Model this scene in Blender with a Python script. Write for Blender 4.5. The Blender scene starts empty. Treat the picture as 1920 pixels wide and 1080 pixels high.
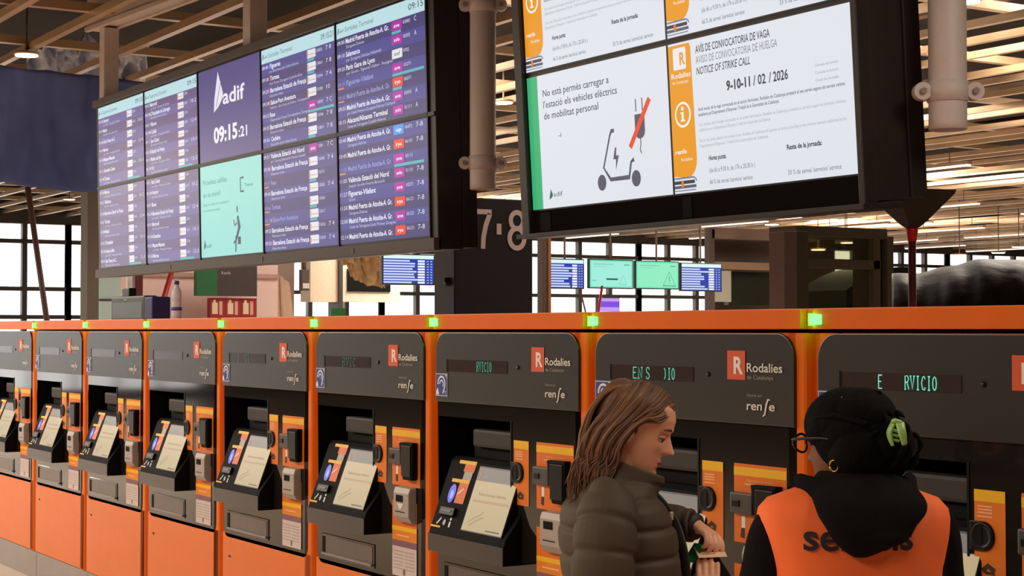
import bpy, bmesh, math, random
from mathutils import Vector, Matrix, noise as mnoise

# ------------------------------------------------------------------ camera, world, lights
PI = math.pi
SC = bpy.context.scene
COL = SC.collection
FOCAL, EYE = 3150.0, 1.7                      # focal length in pixels of a 1920 wide frame, eye height in metres
YAW, PITCH = math.atan2(1950, 3150), math.atan2(78, 3150)
FH = Vector((-math.cos(YAW), math.sin(YAW), 0)); RT = Vector((FH.y, -FH.x, 0)); ZU = Vector((0, 0, 1))
FW = FH * math.cos(PITCH) + ZU * math.sin(PITCH); UPV = ZU * math.cos(PITCH) - FH * math.sin(PITCH)
EYEP = Vector((0, 0, EYE))
cam_d = bpy.data.cameras.new('camera'); cam = bpy.data.objects.new('camera', cam_d); COL.objects.link(cam)
cam_d.sensor_width = 36.0; cam_d.lens = 36.0 * FOCAL / 1920.0; cam_d.clip_end = 300; cam_d.clip_start = 0.05
cm = Matrix((RT, UPV, -FW)).transposed().to_4x4(); cm.translation = EYEP
cam.matrix_world = cm
SC.camera = cam

SC.view_settings.view_transform = 'Standard'; SC.view_settings.look = 'None'
SC.view_settings.exposure = 0.0; SC.view_settings.gamma = 1.0; SC.view_settings.use_curve_mapping = False

world = bpy.data.worlds.new('overcast_sky'); SC.world = world; world.use_nodes = True
bgn = world.node_tree.nodes['Background']
bgn.inputs[0].default_value = (1.0, 0.975, 0.93, 1); bgn.inputs[1].default_value = 3.0

def area(name, loc, sx, sy, power, color, rot=(0, 0, 0)):
    l = bpy.data.lights.new(name, 'AREA'); l.shape = 'RECTANGLE'; l.size = sx; l.size_y = sy
    l.energy = power; l.color = color
    o = bpy.data.objects.new(name, l); COL.objects.link(o); o.location = loc; o.rotation_euler = rot
    return o
WARM = (1.0, 0.86, 0.70)
# unseen ceiling luminaires before the machines; the last is added to light faces
for (x, y, p) in ((-1.6, -2.2, 150), (-5.0, -1.8, 160), (-9.0, -1.4, 200), (-13.0, -1.0, 280), (-18.0, -0.5, 420), (-25.0, 0.0, 600), (-1.6, 4.4, 95)):
    area('concourse_and_fill_light', (x, y, 4.12), 2.6, 1.0, p, WARM)
# hall luminaires behind the machines; the first is added to light the platform pillar
for (x, y, p) in ((-11.5, 8.8, 70), (-11, 13, 300), (-17, 9, 190), (-17, 15, 420), (-24, 10, 550), (-22, 22, 700), (-32, 18, 700), (-12, 20, 500), (-32, 30, 700), (-28, 38, 700), (-20, 32, 700)):
    area('hall_and_fill_light', (x, y, 4.78), 2.5, 2.5, p, (1.0, 0.9, 0.78))

def at_y(px, py, Y):
    d = FW + RT * ((px - 960) / FOCAL) - UPV * ((py - 540) / FOCAL); return EYEP + d * (Y / d.y)
def at_x(px, py, X):
    d = FW + RT * ((px - 960) / FOCAL) - UPV * ((py - 540) / FOCAL); return EYEP + d * (X / d.x)
def at_z(px, py, Z):
    d = FW + RT * ((px - 960) / FOCAL) - UPV * ((py - 540) / FOCAL); return EYEP + d * ((Z - EYE) / d.z)
def at_d(px, py, D):
    d = FW + RT * ((px - 960) / FOCAL) - UPV * ((py - 540) / FOCAL); return EYEP + d * D

# ------------------------------------------------------------------ materials
def lin(c):
    if isinstance(c, str):
        c = c.lstrip('#'); c = tuple(int(c[i:i + 2], 16) for i in (0, 2, 4))
    def f(v):
        v = v / 255.0
        return v / 12.92 if v <= 0.04045 else ((v + 0.055) / 1.055) ** 2.4
    return tuple(f(v) for v in c)
MATS = {}
def mat(key, color, rough=0.5, metal=0.0, var=0.12, scale=14.0, spec=0.5, bump=0.0, coat=0.0, trans=0.0, alpha=1.0, ior=1.45, stretch=None):
    if key in MATS: return MATS[key]
    m = bpy.data.materials.new(key); m.use_nodes = True; nt = m.node_tree; b = nt.nodes['Principled BSDF']
    c = lin(color)
    tc = nt.nodes.new('ShaderNodeTexCoord'); mp = nt.nodes.new('ShaderNodeMapping')
    nz = nt.nodes.new('ShaderNodeTexNoise'); nz.inputs['Scale'].default_value = scale; nz.inputs['Detail'].default_value = 4
    nt.links.new(tc.outputs['Object'], mp.inputs[0]); nt.links.new(mp.outputs[0], nz.inputs['Vector'])
    if stretch: mp.inputs['Scale'].default_value = stretch
    mx = nt.nodes.new('ShaderNodeMix'); mx.data_type = 'RGBA'
    mx.inputs[6].default_value = tuple(v * (1 - var) for v in c) + (1,)
    mx.inputs[7].default_value = tuple(min(1, v * (1 + var)) for v in c) + (1,)
    nt.links.new(nz.outputs['Fac'], mx.inputs[0]); nt.links.new(mx.outputs[2], b.inputs['Base Color'])
    b.inputs['Roughness'].default_value = rough; b.inputs['Metallic'].default_value = metal
    b.inputs['Specular IOR Level'].default_value = spec; b.inputs['Coat Weight'].default_value = coat
    b.inputs['Transmission Weight'].default_value = trans; b.inputs['Alpha'].default_value = alpha; b.inputs['IOR'].default_value = ior
    if bump:
        bp = nt.nodes.new('ShaderNodeBump'); bp.inputs['Strength'].default_value = bump; bp.inputs['Distance'].default_value = 0.02
        nt.links.new(nz.outputs['Fac'], bp.inputs['Height']); nt.links.new(bp.outputs[0], b.inputs['Normal'])
    MATS[key] = m; return m
def glow(color, strength=1.0, rough=0.35, spec=0.3):
    key = 'lit_%s_%.2f' % (color if isinstance(color, str) else '%d_%d_%d' % tuple(color), strength)
    if key in MATS: return MATS[key]
    m = bpy.data.materials.new(key); m.use_nodes = True; b = m.node_tree.nodes['Principled BSDF']
    b.inputs['Base Color'].default_value = (0.004, 0.004, 0.005, 1)
    b.inputs['Emission Color'].default_value = lin(color) + (1,); b.inputs['Emission Strength'].default_value = strength
    b.inputs['Roughness'].default_value = rough; b.inputs['Specular IOR Level'].default_value = spec
    MATS[key] = m; return m
def ink(color, rough=0.5):
    return mat('print_%s_%.2f' % (color if isinstance(color, str) else '%d_%d_%d' % tuple(color), rough), color, rough, var=0.06, scale=30)

ORANGE = mat('orange_enamel', (228, 104, 14), 0.4, var=0.06, scale=9, spec=0.25)
ORANGE_DOOR = mat('orange_door_enamel', (224, 112, 28), 0.36, var=0.07, scale=6, spec=0.35)
PLATE = mat('charcoal_plate', (27, 23, 21), 0.34, var=0.10, scale=60, spec=0.9)
PANEL = mat('dark_gloss_panel', (30, 26, 24), 0.06, var=0.10, scale=20, spec=0.65)
NICHE = mat('black_recess', (7, 6, 6), 0.7, spec=0.15)
BLACK = mat('black_plastic', (14, 13, 13), 0.36, spec=0.3)
GREYBOX = mat('grey_cast_metal', (168, 156, 148), 0.45, metal=0.15)
KICK = mat('grey_kickplate', (150, 142, 136), 0.4, metal=0.3, scale=4)
FRAMEM = mat('dark_brown_frame', (40, 33, 31), 0.42, var=0.2, scale=25)
FRAMEG = mat('dark_glossy_trim', (24, 20, 19), 0.1, var=0.1)
PIPE = mat('pale_grey_pipe_paint', (204, 191, 187), 0.5, var=0.06, scale=22)
BEAMP = mat('pale_beam_paint', (186, 168, 158), 0.55, var=0.16, scale=3, bump=0.1)
CEILM = mat('stripped_ceiling_brown', (29, 22, 16), 0.9, var=0.5, scale=1.4, bump=0.4)
CHANM = mat('cream_ceiling_channel', (192, 160, 124), 0.35, metal=0.35, var=0.25, scale=2.5)
WALLG = mat('grey_wall', (150, 140, 132), 0.8, var=0.1, scale=1)
FLOORM = mat('beige_terrazzo', (205, 184, 164), 0.3, var=0.12, scale=40)
MULL = mat('dark_mullion', (62, 58, 52), 0.5)
PINKW = mat('pink_white_partition', (222, 190, 182), 0.7, var=0.05, scale=2)
STEELB = mat('brown_steel', (112, 92, 80), 0.5, var=0.15)

# ------------------------------------------------------------------ object helpers
def props(o, label=None, cat=None, group=None, kind=None):
    if label: o['label'] = label
    if cat: o['category'] = cat
    if group: o['group'] = group
    if kind: o['kind'] = kind
    return o
def empty(name, loc=(0, 0, 0), rz=0.0, parent=None):
    o = bpy.data.objects.new(name, None); COL.objects.link(o); o.location = loc; o.rotation_euler = (0, 0, rz)
    o.empty_display_size = 0.1
    if parent: o.parent = parent
    return o
def link_mesh(name, me, parent=None, loc=None, rot=None):
    o = bpy.data.objects.new(name, me); COL.objects.link(o)
    if parent: o.parent = parent
    if loc is not None: o.location = loc
    if rot is not None: o.rotation_euler = rot
    return o
def copy_tree(o, parent=None):
    c = o.copy(); COL.objects.link(c)
    if parent: c.parent = parent
    for ch in list(o.children): copy_tree(ch, c)
    return c

class MB:
    """collects shapes of one part, several materials allowed"""
    def __init__(self): self.bm = bmesh.new(); self.mats = []
    def mi(self, m):
        if m not in self.mats: self.mats.append(m)
        return self.mats.index(m)
    def add(self, verts, faces, m, smooth=False):
        i = self.mi(m); vs = [self.bm.verts.new(v) for v in verts]
        for f in faces:
            try:
                fc = self.bm.faces.new([vs[k] for k in f]); fc.material_index = i; fc.smooth = smooth
            except ValueError: pass
        return vs
    def box(self, x0, x1, y0, y1, z0, z1, m, bevel=0.0, M=None):
        b = bmesh.new(); r = bmesh.ops.create_cube(b, size=1.0)
        for v in b.verts:
            v.co = Vector(((x0 + x1) / 2 + v.co.x * (x1 - x0), (y0 + y1) / 2 + v.co.y * (y1 - y0), (z0 + z1) / 2 + v.co.z * (z1 - z0)))
        if bevel:
            bmesh.ops.bevel(b, geom=b.edges[:], offset=bevel, segments=2, affect='EDGES', profile=0.6)
        self.merge(b, m, M); b.free()
    def merge(self, b, m, M=None, smooth=False):
        b.verts.index_update()
        self.add([(M @ v.co) if M else v.co.copy() for v in b.verts], [[v.index for v in f.verts] for f in b.faces], m, smooth)
    def prism(self, pts, y0, y1, m, bevel=0.0, axis='y'):
        """polygon in x,z extruded along y (or x,y along z; or y,z along x)"""
        n = len(pts); 
        def P(p, d):
            return (p[0], d, p[1]) if axis == 'y' else ((p[0], p[1], d) if axis == 'z' else (d, p[0], p[1]))
        b = bmesh.new()
        a = [b.verts.new(P(p, y0)) for p in pts]; c = [b.verts.new(P(p, y1)) for p in pts]
        f1 = b.faces.new(a); f2 = b.faces.new(c)
        for i in range(n): b.faces.new((a[i], a[(i + 1) % n], c[(i + 1) % n], c[i]))
        bmesh.ops.recalc_face_normals(b, faces=b.faces[:])
        if bevel:
            es = [e for e in b.edges if (e.verts[0] in a and e.verts[1] in a) or (e.verts[0] in c and e.verts[1] in c)]
            bmesh.ops.bevel(b, geom=es, offset=bevel, segments=2, affect='EDGES', profile=0.6)
        self.merge(b, m); b.free()
    def tube(self, pts, rad, m, n=12, cap=True, smooth=True, samples=None, flat=None):
        V, F = tube_geo(pts, rad, n, cap, samples, flat); self.add(V, F, m, smooth)
    def lathe(self, prof, center, m, n=24, smooth=True, axis='z'):
        V = []; F = []
        for (r, z) in prof:
            for k in range(n):
                a = 2 * PI * k / n; p = (r * math.cos(a), r * math.sin(a), z)
                if axis == 'y': p = (p[0], p[2], p[1])
                if axis == 'x': p = (p[2], p[0], p[1])
                V.append((center[0] + p[0], center[1] + p[1], center[2] + p[2]))
        for i in range(len(prof) - 1):
            for k in range(n):
                F.append((i * n + k, i * n + (k + 1) % n, (i + 1) * n + (k + 1) % n, (i + 1) * n + k))
        F.append(tuple(range(n))); F.append(tuple(reversed(range((len(prof) - 1) * n, len(prof) * n))))
        self.add(V, F, m, smooth)
    def mesh(self, name, recalc=True):
        if recalc: bmesh.ops.recalc_face_normals(self.bm, faces=self.bm.faces[:])
        me = bpy.data.meshes.new(name); self.bm.to_mesh(me); self.bm.free()
        for m in self.mats: me.materials.append(m)
        return me
    def build(self, name, parent=None, loc=None, rot=None):
        return link_mesh(name, self.mesh(name), parent, loc, rot)

def catmull(P, n):
    P = [Vector(p) for p in P]
    if len(P) < 3 or n is None: return P, [i for i in range(len(P))]
    out = []; ts = []
    for i in range(n + 1):
        t = i / n * (len(P) - 1); k = min(int(t), len(P) - 2); u = t - k
        p0 = P[max(k - 1, 0)]; p1 = P[k]; p2 = P[k + 1]; p3 = P[min(k + 2, len(P) - 1)]
        out.append(0.5 * ((2 * p1) + (p2 - p0) * u + (2 * p0 - 5 * p1 + 4 * p2 - p3) * u * u + (3 * p1 - p0 - 3 * p2 + p3) * u ** 3)); ts.append(t)
    return out, ts
def tube_geo(pts, rad, n=12, cap=True, samples=None, flat=None):
    """swept tube; rad one value, one per point, or (ra, rb) pairs"""
    if not isinstance(rad, (list, tuple)): rad = [rad] * len(pts)
    rad = [r if isinstance(r, (tuple, list)) else (r, r) for r in rad]
    P, ts = catmull(pts, samples)
    if samples is None: P = [Vector(p) for p in pts]; ts = list(range(len(pts)))
    V = []; F = []; N = len(P); ref = None
    for i in range(N):
        t = (P[min(i + 1, N - 1)] - P[max(i - 1, 0)]).normalized()
        if ref is None:
            ref = Vector(flat) if flat else (Vector((0, 0, 1)) if abs(t.z) < 0.9 else Vector((1, 0, 0)))
        a = (ref - t * ref.dot(t)).normalized(); b = t.cross(a); ref = a
        k = min(int(ts[i]), len(rad) - 2) if len(rad) > 1 else 0; u = ts[i] - k
        u = u * u * (3 - 2 * u)
        r0 = rad[k]; r1 = rad[min(k + 1, len(rad) - 1)]
        ra = r0[0] * (1 - u) + r1[0] * u; rb = r0[1] * (1 - u) + r1[1] * u
        for j in range(n):
            an = 2 * PI * j / n; V.append(P[i] + a * (ra * math.cos(an)) + b * (rb * math.sin(an)))
    for i in range(N - 1):
        for j in range(n): F.append((i * n + j, i * n + (j + 1) % n, (i + 1) * n + (j + 1) % n, (i + 1) * n + j))
    if cap: F.append(tuple(reversed(range(n)))); F.append(tuple(range((N - 1) * n, N * n)))
    return V, F

# lettering -----------------------------------------------------------------
TXT = {}
def text_geo(s, bold=0.0, res=3):
    key = (s, bold, res)
    if key in TXT: return TXT[key]
    cu = bpy.data.curves.new('lettering', 'FONT'); cu.body = s; cu.size = 1.0; cu.resolution_u = res; cu.offset = bold
    o = bpy.data.objects.new('lettering', cu); COL.objects.link(o)
    dg = bpy.context.evaluated_depsgraph_get(); e = o.evaluated_get(dg); me = e.to_mesh()
    V = [(v.co.x, v.co.y) for v in me.vertices]; F = [tuple(p.vertices) for p in me.polygons]
    e.to_mesh_clear(); bpy.data.objects.remove(o); bpy.data.curves.remove(cu)
    if V:
        x0 = min(v[0] for v in V); x1 = max(v[0] for v in V)
        V = [(v[0] - x0, v[1]) for v in V]; w = x1 - x0
    else: w = 0
    TXT[key] = (V, F, w); return TXT[key]
class Paint(MB):
    """flat graphics in x (right), y (up) raised in thin layers along z; glows or is printed"""
    def __init__(self, lit=None): super().__init__(); self.lit = lit; self.T = None
    def m(self, c):
        if not isinstance(c, (str, tuple)): return c
        return glow(c, self.lit) if self.lit is not None else ink(c)
    def _p(self, x, y, L):
        if self.T: x, y = self.T(x, y)
        return (x, y, 0.0008 * L)
    def rect(self, x0, y0, x1, y1, c, L=1): self.poly([(x0, y0), (x1, y0), (x1, y1), (x0, y1)], c, L)
    def poly(self, pts, c, L=1): self.add([self._p(x, y, L) for x, y in pts], [tuple(range(len(pts)))], self.m(c))
    def disc(self, cx, cy, rx, ry, c, L=1, n=28, a0=0, a1=2 * PI):
        self.poly([(cx + rx * math.cos(a0 + (a1 - a0) * i / n), cy + ry * math.sin(a0 + (a1 - a0) * i / n)) for i in range(n)], c, L)
    def ring(self, cx, cy, rx, ry, t, c, L=1, n=32, a0=0, a1=2 * PI):
        P = [(cx + rx * math.cos(a0 + (a1 - a0) * i / n), cy + ry * math.sin(a0 + (a1 - a0) * i / n)) for i in range(n + 1)]
        self.line(P, t, c, L)
    def line(self, P, t, c, L=1):
        V = []; F = []
        for i, p in enumerate(P):
            a = Vector(P[max(i - 1, 0)]); b = Vector(P[min(i + 1, len(P) - 1)]); d = (b - a)
            d = d.normalized() if d.length > 0 else Vector((1, 0)); n = Vector((-d.y, d.x)) * (t[i] if isinstance(t, list) else t) / 2
            V += [self._p(p[0] + n.x, p[1] + n.y, L), self._p(p[0] - n.x, p[1] - n.y, L)]
        for i in range(len(P) - 1): F.append((2 * i, 2 * i + 1, 2 * i + 3, 2 * i + 2))
        self.add(V, F, self.m(c))
    def rrect(self, x0, y0, x1, y1, r, c, L=1):
        P = []
        for (cx, cy, a) in ((x1 - r, y1 - r, 0), (x0 + r, y1 - r, PI / 2), (x0 + r, y0 + r, PI), (x1 - r, y0 + r, 1.5 * PI)):
            for i in range(6): P.append((cx + r * math.cos(a + i * PI / 10), cy + r * math.sin(a + i * PI / 10)))
        self.poly(P, c, L)
    def text(self, s, x, y, h, c, L=2, w=None, al='l', bold=0.0, slant=0.0, res=2):
        """h = capital height; w squeezes or stretches the line to that width"""
        V, F, tw = text_geo(s, bold, res)
        if not V: return
        k = h / 0.727; kx = (w / tw) if w else k * 0.93
        ox = x - (tw * kx if al == 'r' else tw * kx / 2 if al == 'c' else 0)
        self.add([self._p(ox + vx * kx + slant * vy * k, y + vy * k, L) for vx, vy in V], F, self.m(c))
        return ox + tw * kx
    def slab(self, x0, y0, x1, y1, d, m):
        """solid behind the graphics"""
        self.box(x0, x1, y0, y1, -d, 0.0, m)
    def build(self, name, parent=None, loc=None, rot=None): return link_mesh(name, self.mesh(name, False), parent, loc, rot)
UPR = (PI / 2, 0, 0)                # graphics facing -Y
FACEX = (PI / 2, 0, PI / 2)         # graphics facing +X

# ------------------------------------------------------------------ the setting
def slab(name, x0, x1, y0, y1, z0, z1, m, kind='structure'):
    b = MB(); b.box(x0, x1, y0, y1, z0, z1, m); o = b.build(name); props(o, kind=kind); return o
XF = -40.0                          # far end of the hall
slab('floor', XF - 1, 10, -18, 50, -0.2, 0.0, FLOORM)
slab('ceiling', XF - 1, 10, -18, 50, 5.2, 5.4, CEILM)
slab('wall_entrance', 9.8, 10, -18, 50, 0, 5.2, WALLG)
slab('wall_concourse', XF, 10, -18.2, -18, 0, 5.2, WALLG)
slab('wall_tracks', XF, 10, 50, 50.2, 0, 5.2, WALLG)
def far_wall():
    b = MB()
    b.box(XF - .3, XF, -18, 50, 4.22, 5.2, MULL)
    b.box(XF - .3, XF, -18, 50, 0, 0.25, MULL)
    props(b.build('wall_far'), kind='structure')
    b = MB(); b.box(XF - .3, XF, -18, -9.0, .25, 4.22, WALLG); props(b.build('wall_far_panel'), kind='structure')
    y = -9.0; n = 0
    gl = mat('window_glass', (235, 240, 240), 0.05, var=0, alpha=.08)
    while y < 49:
        w = 4.24
        r = props(empty('window_%d' % (n + 1), (XF, y, 0.25)), kind='structure')
        f = MB()
        for i in range(5): f.box(-.12, .05, i * w / 4 - .06, i * w / 4 + .06, 0, 3.97, MULL)
        for z in (0.75, 1.75, 2.42, 3.55): f.box(-.10, .04, 0, w, z - .05, z + .05, MULL)
        props(f.build('window_frame', r), kind='structure')
        g = MB(); g.box(-.045, -.035, 0, w, 0, 3.97, gl); props(g.build('pane', r), kind='structure')
        y += w; n += 1
far_wall()
def ceiling_grid():
    ym = -9.0; i = 0
    lng = MB(); L = 10 - XF
    lng.box(0, L, -.035, .035, 0, .07, CHANM); me = lng.mesh('ceiling_channel')
    y = -9.6
    while y < 49:
        o = link_mesh('ceiling_channel', me, None, (XF, y, 4.42 + 0.03 * math.sin(y * 3.1))); props(o, kind='structure'); y += .75
    crs = MB(); crs.box(-.045, .045, 0, 66, 0, .08, CHANM); me2 = crs.mesh('ceiling_cross_channel')
    x = XF + .8
    while x < 8:
        o = link_mesh('ceiling_cross_channel', me2, None, (x, -17, 4.54 + 0.03 * math.sin(x * 2.3))); props(o, kind='structure'); x += 2.05
    rnd = random.Random(11); dk = mat('duct_brown', (84, 66, 52), .6, var=.3, scale=2)
    for i in range(9):                                   # dark ducts and trays in the void above the grid
        yy = 7.0 + i * 4.2 + rnd.random(); b = MB(); zz = 4.68 + rnd.random() * .2
        if i % 2: b.tube([(XF, yy, zz + .1), (8, yy + rnd.uniform(-1, 1), zz + .1)], .11, dk, 14)
        else: b.box(XF, 8, yy, yy + .45, zz, zz + .12, dk)
        props(b.build('ceiling_duct'), kind='structure')
ceiling_grid()

# ------------------------------------------------------------------ ticket machines
FY = 3.283; PITCHX = 1.119; X0 = -3.644
def rounded(x0, z0, x1, z1, r, corners='tb'):
    P = []
    def arc(cx, cz, a):
        return [(cx + r * math.cos(a + i * PI / 14), cz + r * math.sin(a + i * PI / 14)) for i in range(8)]
    if 't' in corners: P += arc(x1 - r, z1 - r, 0) + arc(x0 + r, z1 - r, PI / 2)
    else: P += [(x1, z1), (x0, z1)]
    if 'b' in corners: P += arc(x0 + r, z0 + r, PI) + arc(x1 - r, z0 + r, 1.5 * PI)
    else: P += [(x0, z0), (x1, z0)]
    return P
def upright(pa, name, parent, x, z, y): return pa.build(name, parent, (x, y, z), UPR)
def make_machine():
    r = empty('ticket_machine')
    b = MB()                                           # welded orange cabinet
    b.box(0.0, 1.119, .30, .85, .19, 1.75, ORANGE)
    b.box(0.0, .0225, .012, .31, .19, 1.69, ORANGE, .003)
    b.box(.0225, 1.03, .012, .31, 1.365, 1.69, ORANGE)
    b.box(1.0, 1.03, .012, .31, .19, 1.40, ORANGE)
    pts = [(1.0, .30), (1.0, .0), (1.066, .0), (1.074, .004), (1.080, .015), (1.085, .030), (1.095, .040), (1.119, .042), (1.119, .30)]
    b.prism(pts, .19, 1.69, ORANGE, axis='z')
    # quarter fillets in the top corners
    for sx, cx in ((1, .0225), (-1, 1.03)):
        P = [(cx, 1.69)] + [(cx + sx * (.075 - .075 * math.sin(a * PI / 16)), 1.69 - (.075 - .075 * math.cos(a * PI / 16))) for a in range(9)]
        b.prism(P, .0, .02, ORANGE)
    b.build('cabinet', r)
    b = MB(); b.box(0, 1.066, -.012, .86, 1.701, 1.761, ORANGE, .004); b.box(1.066, 1.119, .012, .86, 1.701, 1.761, ORANGE, .003)
    b.build('header_bar', r)
    b = MB(); b.box(.004, .040, -.032, -.0125, 1.714, 1.744, glow((112, 255, 120), 2.4), .004)
    b.box(.0005, .0045, -.030, -.0121, 1.712, 1.746, glow((28, 255, 8), 34.0)); b.build('status_light', r)['label'] = 'glowing green status light'  # hidden side strip added to throw green spill on the neighbouring header
    b = MB(); b.box(0.004, 1.072, .0, .03, .192, .668, ORANGE_DOOR, .003)
    for dx in (.088, .104): b.lathe([(.006, -.002), (.0066, .004)], (dx, .0, .552), BLACK, 12, axis='y')
    b.build('service_door', r)
    b = MB(); b.box(0.003, 1.116, .01, .85, 0, .186, KICK, .003); b.build('kickplate', r)
    # upper plate
    b = MB(); b.prism(rounded(.016, 1.415, 1.035, 1.689, .075, 't'), -.010, .015, PLATE, .003)
    up = b.build('upper_plate', r)
    p = Paint(); y = -.0108
    p.rect(.731, 1.548, .816, 1.636, (214, 84, 44)); p.text('R', .762, 1.567, .052, (235, 228, 220), w=.045, bold=.03, res=4)
    p.text('Rodalies', .824, 1.573, .0275, (226, 218, 208), w=.162, bold=.012, res=4)
    p.text('de Catalunya', .824, 1.551, .0125, (160, 150, 142), w=.122)
    upright(p, 'operator_logo', up, 0, 0, y)
    p = Paint(); p.text('Operat per', .824, 1.499, .0085, (165, 156, 150), w=.070)
    p.text('ren', .823, 1.459, .0275, (226, 220, 212), w=.070, bold=.012, slant=.1, res=4)
    p.line([(.896, 1.441), (.906, 1.447), (.914, 1.478), (.921, 1.492), (.931, 1.491)], [.003, .006, .007, .006, .003], (226, 220, 212), 2)
    p.text('e', .925, 1.459, .0275, (226, 220, 212), w=.026, bold=.012, slant=.1, res=4)
    upright(p, 'railway_logo', up, 0, 0, y)
    p = Paint(); p.rect(.020, 1.437, .114, 1.526, (200, 200, 205)); p.rect(.0235, 1.4405, .1105, 1.5225, (38, 58, 140), 2)
    p.ring(.069, 1.486, .028, .028, .008, (225, 228, 235), 3, 16, -.3, PI + .1)
    p.line([(.096, 1.478), (.088, 1.462), (.080, 1.448)], .008, (225, 228, 235), 3)
    p.ring(.069, 1.484, .014, .015, .006, (225, 228, 235), 3, 12, -.6, PI)
    p.poly([(.026, 1.443), (.050, 1.443), (.040, 1.470), (.028, 1.458)], (225, 228, 235), 3); p.poly([(.098, 1.522), (.110, 1.522), (.110, 1.508)], (225, 228, 235), 3)
    p.text('T', .094, 1.443, .016, (225, 228, 235), 3)
    upright(p, 'hearing_loop_sticker', up, 0, 0, y)
    b = MB(); b.lathe([(.008, -.013), (.008, -.009)], (.637, 0, 1.561), BLACK, 12, axis='y'); b.build('sensor', up)
    # lower plate with the console recess
    b = MB()
    b.box(.016, .0235, .0, .02, .9305, 1.414, PANEL); b.box(.0235, .575, .0, .02, 1.357, 1.414, PANEL)
    b.box(.575, 1.035, .0, .02, .9305, 1.414, PANEL)
    P = rounded(.016, .648, 1.035, .93, .06, 'b')
    b.prism(rounded(.016, .648, 1.035, .93, .055, 'b'), .0, .02, PANEL)
    b.box(.571, .579, -.003, .0, .94, 1.36, BLACK)
    cp = b.build('control_panel', r)
    b = MB()
    b.add([(.0245, .004, 1.3565), (.5745, .004, 1.3565), (.5745, .285, 1.3565), (.0245, .285, 1.3565), (.0245, .004, .9), (.5745, .004, .9), (.5745, .285, .9), (.0245, .285, .9)],
          [(0, 1, 2, 3), (3, 2, 6, 7), (0, 3, 7, 4), (1, 5, 6, 2), (4, 7, 6, 5)], NICHE)
    for z in (1.195, 1.255): b.box(.20, .57, .06, .28, z, z + .05, NICHE, .008)
    b.box(.23, .56, .035, .10, 1.245, 1.315, mat('speaker_grille', (44, 38, 36), 0.6), .012)
    b.build('console_recess', r)
    # ticket tray
    b = MB(); b.box(.070, .59, -.004, .004, .682, .784, PANEL, .002)
    b.box(.085, .575, -.006, -.003, .695, .774, mat('tray_inside', (88, 76, 70), 0.3), .001)
    b.box(.085, .112, -.008, -.004, .697, .772, NICHE); b.box(.085, .575, -.014, -.004, .690, .700, mat('tray_lip', (130, 120, 114), 0.35), .002)
    b.build('ticket_tray', r)
    # the console
    b = MB()
    side = [(-.078, .838), (-.078, .905), (-.070, .930), (.025, 1.185), (.04, 1.20), (.07, 1.20), (.07, .838)]
    b.prism(side, .085, .618, NICHE, .003, axis='x')
    b.prism([(-.078, .836), (-.0785, .908), (-.072, .928), (-.002, 1.02), (-.002, .836)], .620, .648, NICHE, .003, axis='x')
    b.box(.085, .648, -.0835, -.0795, .836, .905, mat('console_apron', (58, 52, 50), 0.3), .002)
    con = b.build('console', r)
    ang = math.atan2(.095, .255); tilt = (PI / 2 - ang, 0, 0)
    def on_slope(p, name, lab=None):
        o = p.build(name, con, (0, -.0709, .930), tilt)
        if lab: o['label'] = lab
        return o
    p = Paint(.55); p.T = lambda x, y: (x + .024, y); p.rect(.292, .006, .590, .262, (40, 36, 36), 1)
    p.rect(.296, .010, .588, .205, (228, 200, 150), 2); p.rect(.296, .205, .588, .256, (128, 118, 112), 2); p.rect(.545, .212, .588, .226, (220, 80, 70), 3)
    p.rect(.312, .214, .322, .236, (222, 110, 70), 3); p.text('Rodalies', .330, .218, .012, (190, 180, 170), 3)
    p.text('Seleccioneu idioma', .345, .150, .012, (160, 110, 80), 3, w=.20); p.rect(.320, .122, .580, .132, (214, 170, 120), 3)
    p.line([(.330, .040), (.36, .060), (.40, .075), (.42, .090)], .003, (170, 140, 105), 3); p.line([(.34, .03), (.38, .05), (.43, .07)], .003, (170, 140, 105), 3)
    p.rect(.47, .018, .57, .023, (90, 75, 60), 3)
    on_slope(p, 'touchscreen', 'beige lit touchscreen')
    p = Paint(); p.rect(.155, .262, .285, .276, (240, 182, 16)); p.rect(.205, .232, .285, .262, (226, 104, 20)); p.rect(.215, .200, .278, .232, (170, 160, 155))
    p.rect(.140, .186, .275, .200, (240, 182, 16)); p.rect(.205, .105, .275, .186, (226, 104, 20)); p.line([(.215, .14), (.25, .165)], .008, (225, 220, 215), 2)
    on_slope(p, 'instruction_strip', 'orange and yellow instruction strip')
    p = Paint(.9); p.disc(.170, .140, .026, .038, (52, 70, 225)); p.disc(.174, .136, .011, .018, (150, 165, 255), 2)
    on_slope(p, 'contactless_reader', 'glowing blue contactless reader')
    b = MB(); b.box(.135, .245, .050, .085, .0, .012, BLACK, .004); b.box(.155, .225, .064, .072, .0, .014, mat('slot_grey', (70, 66, 66), .4)); b.build('card_reader', con, (0, -.0709, .930), tilt)
    p = Paint(); p.line([(.125, .014), (.140, .028), (.150, .040)], .008, (215, 210, 210)); p.disc(.180, .024, .010, .012, (180, 175, 180)); p.rect(.218, .008, .230, .030, (225, 222, 220)); p.disc(.224, .040, .006, .006, (225, 222, 220), n=12)
    p.rect(.086, .0, .16, .007, (240, 182, 16)); on_slope(p, 'pictograms')
    # printed instruction labels and units of the right column
    p = Paint(); p.rect(.595, 1.055, .698, 1.292, (226, 118, 24)); p.rect(.595, 1.262, .698, 1.292, (240, 182, 16), 2)
    for z in (1.248, 1.240, 1.232, 1.222): p.rect(.606, z, .606 + .05 + .02 * ((z * 1000) % 2), z + .004, (240, 180, 130), 2)
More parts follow.
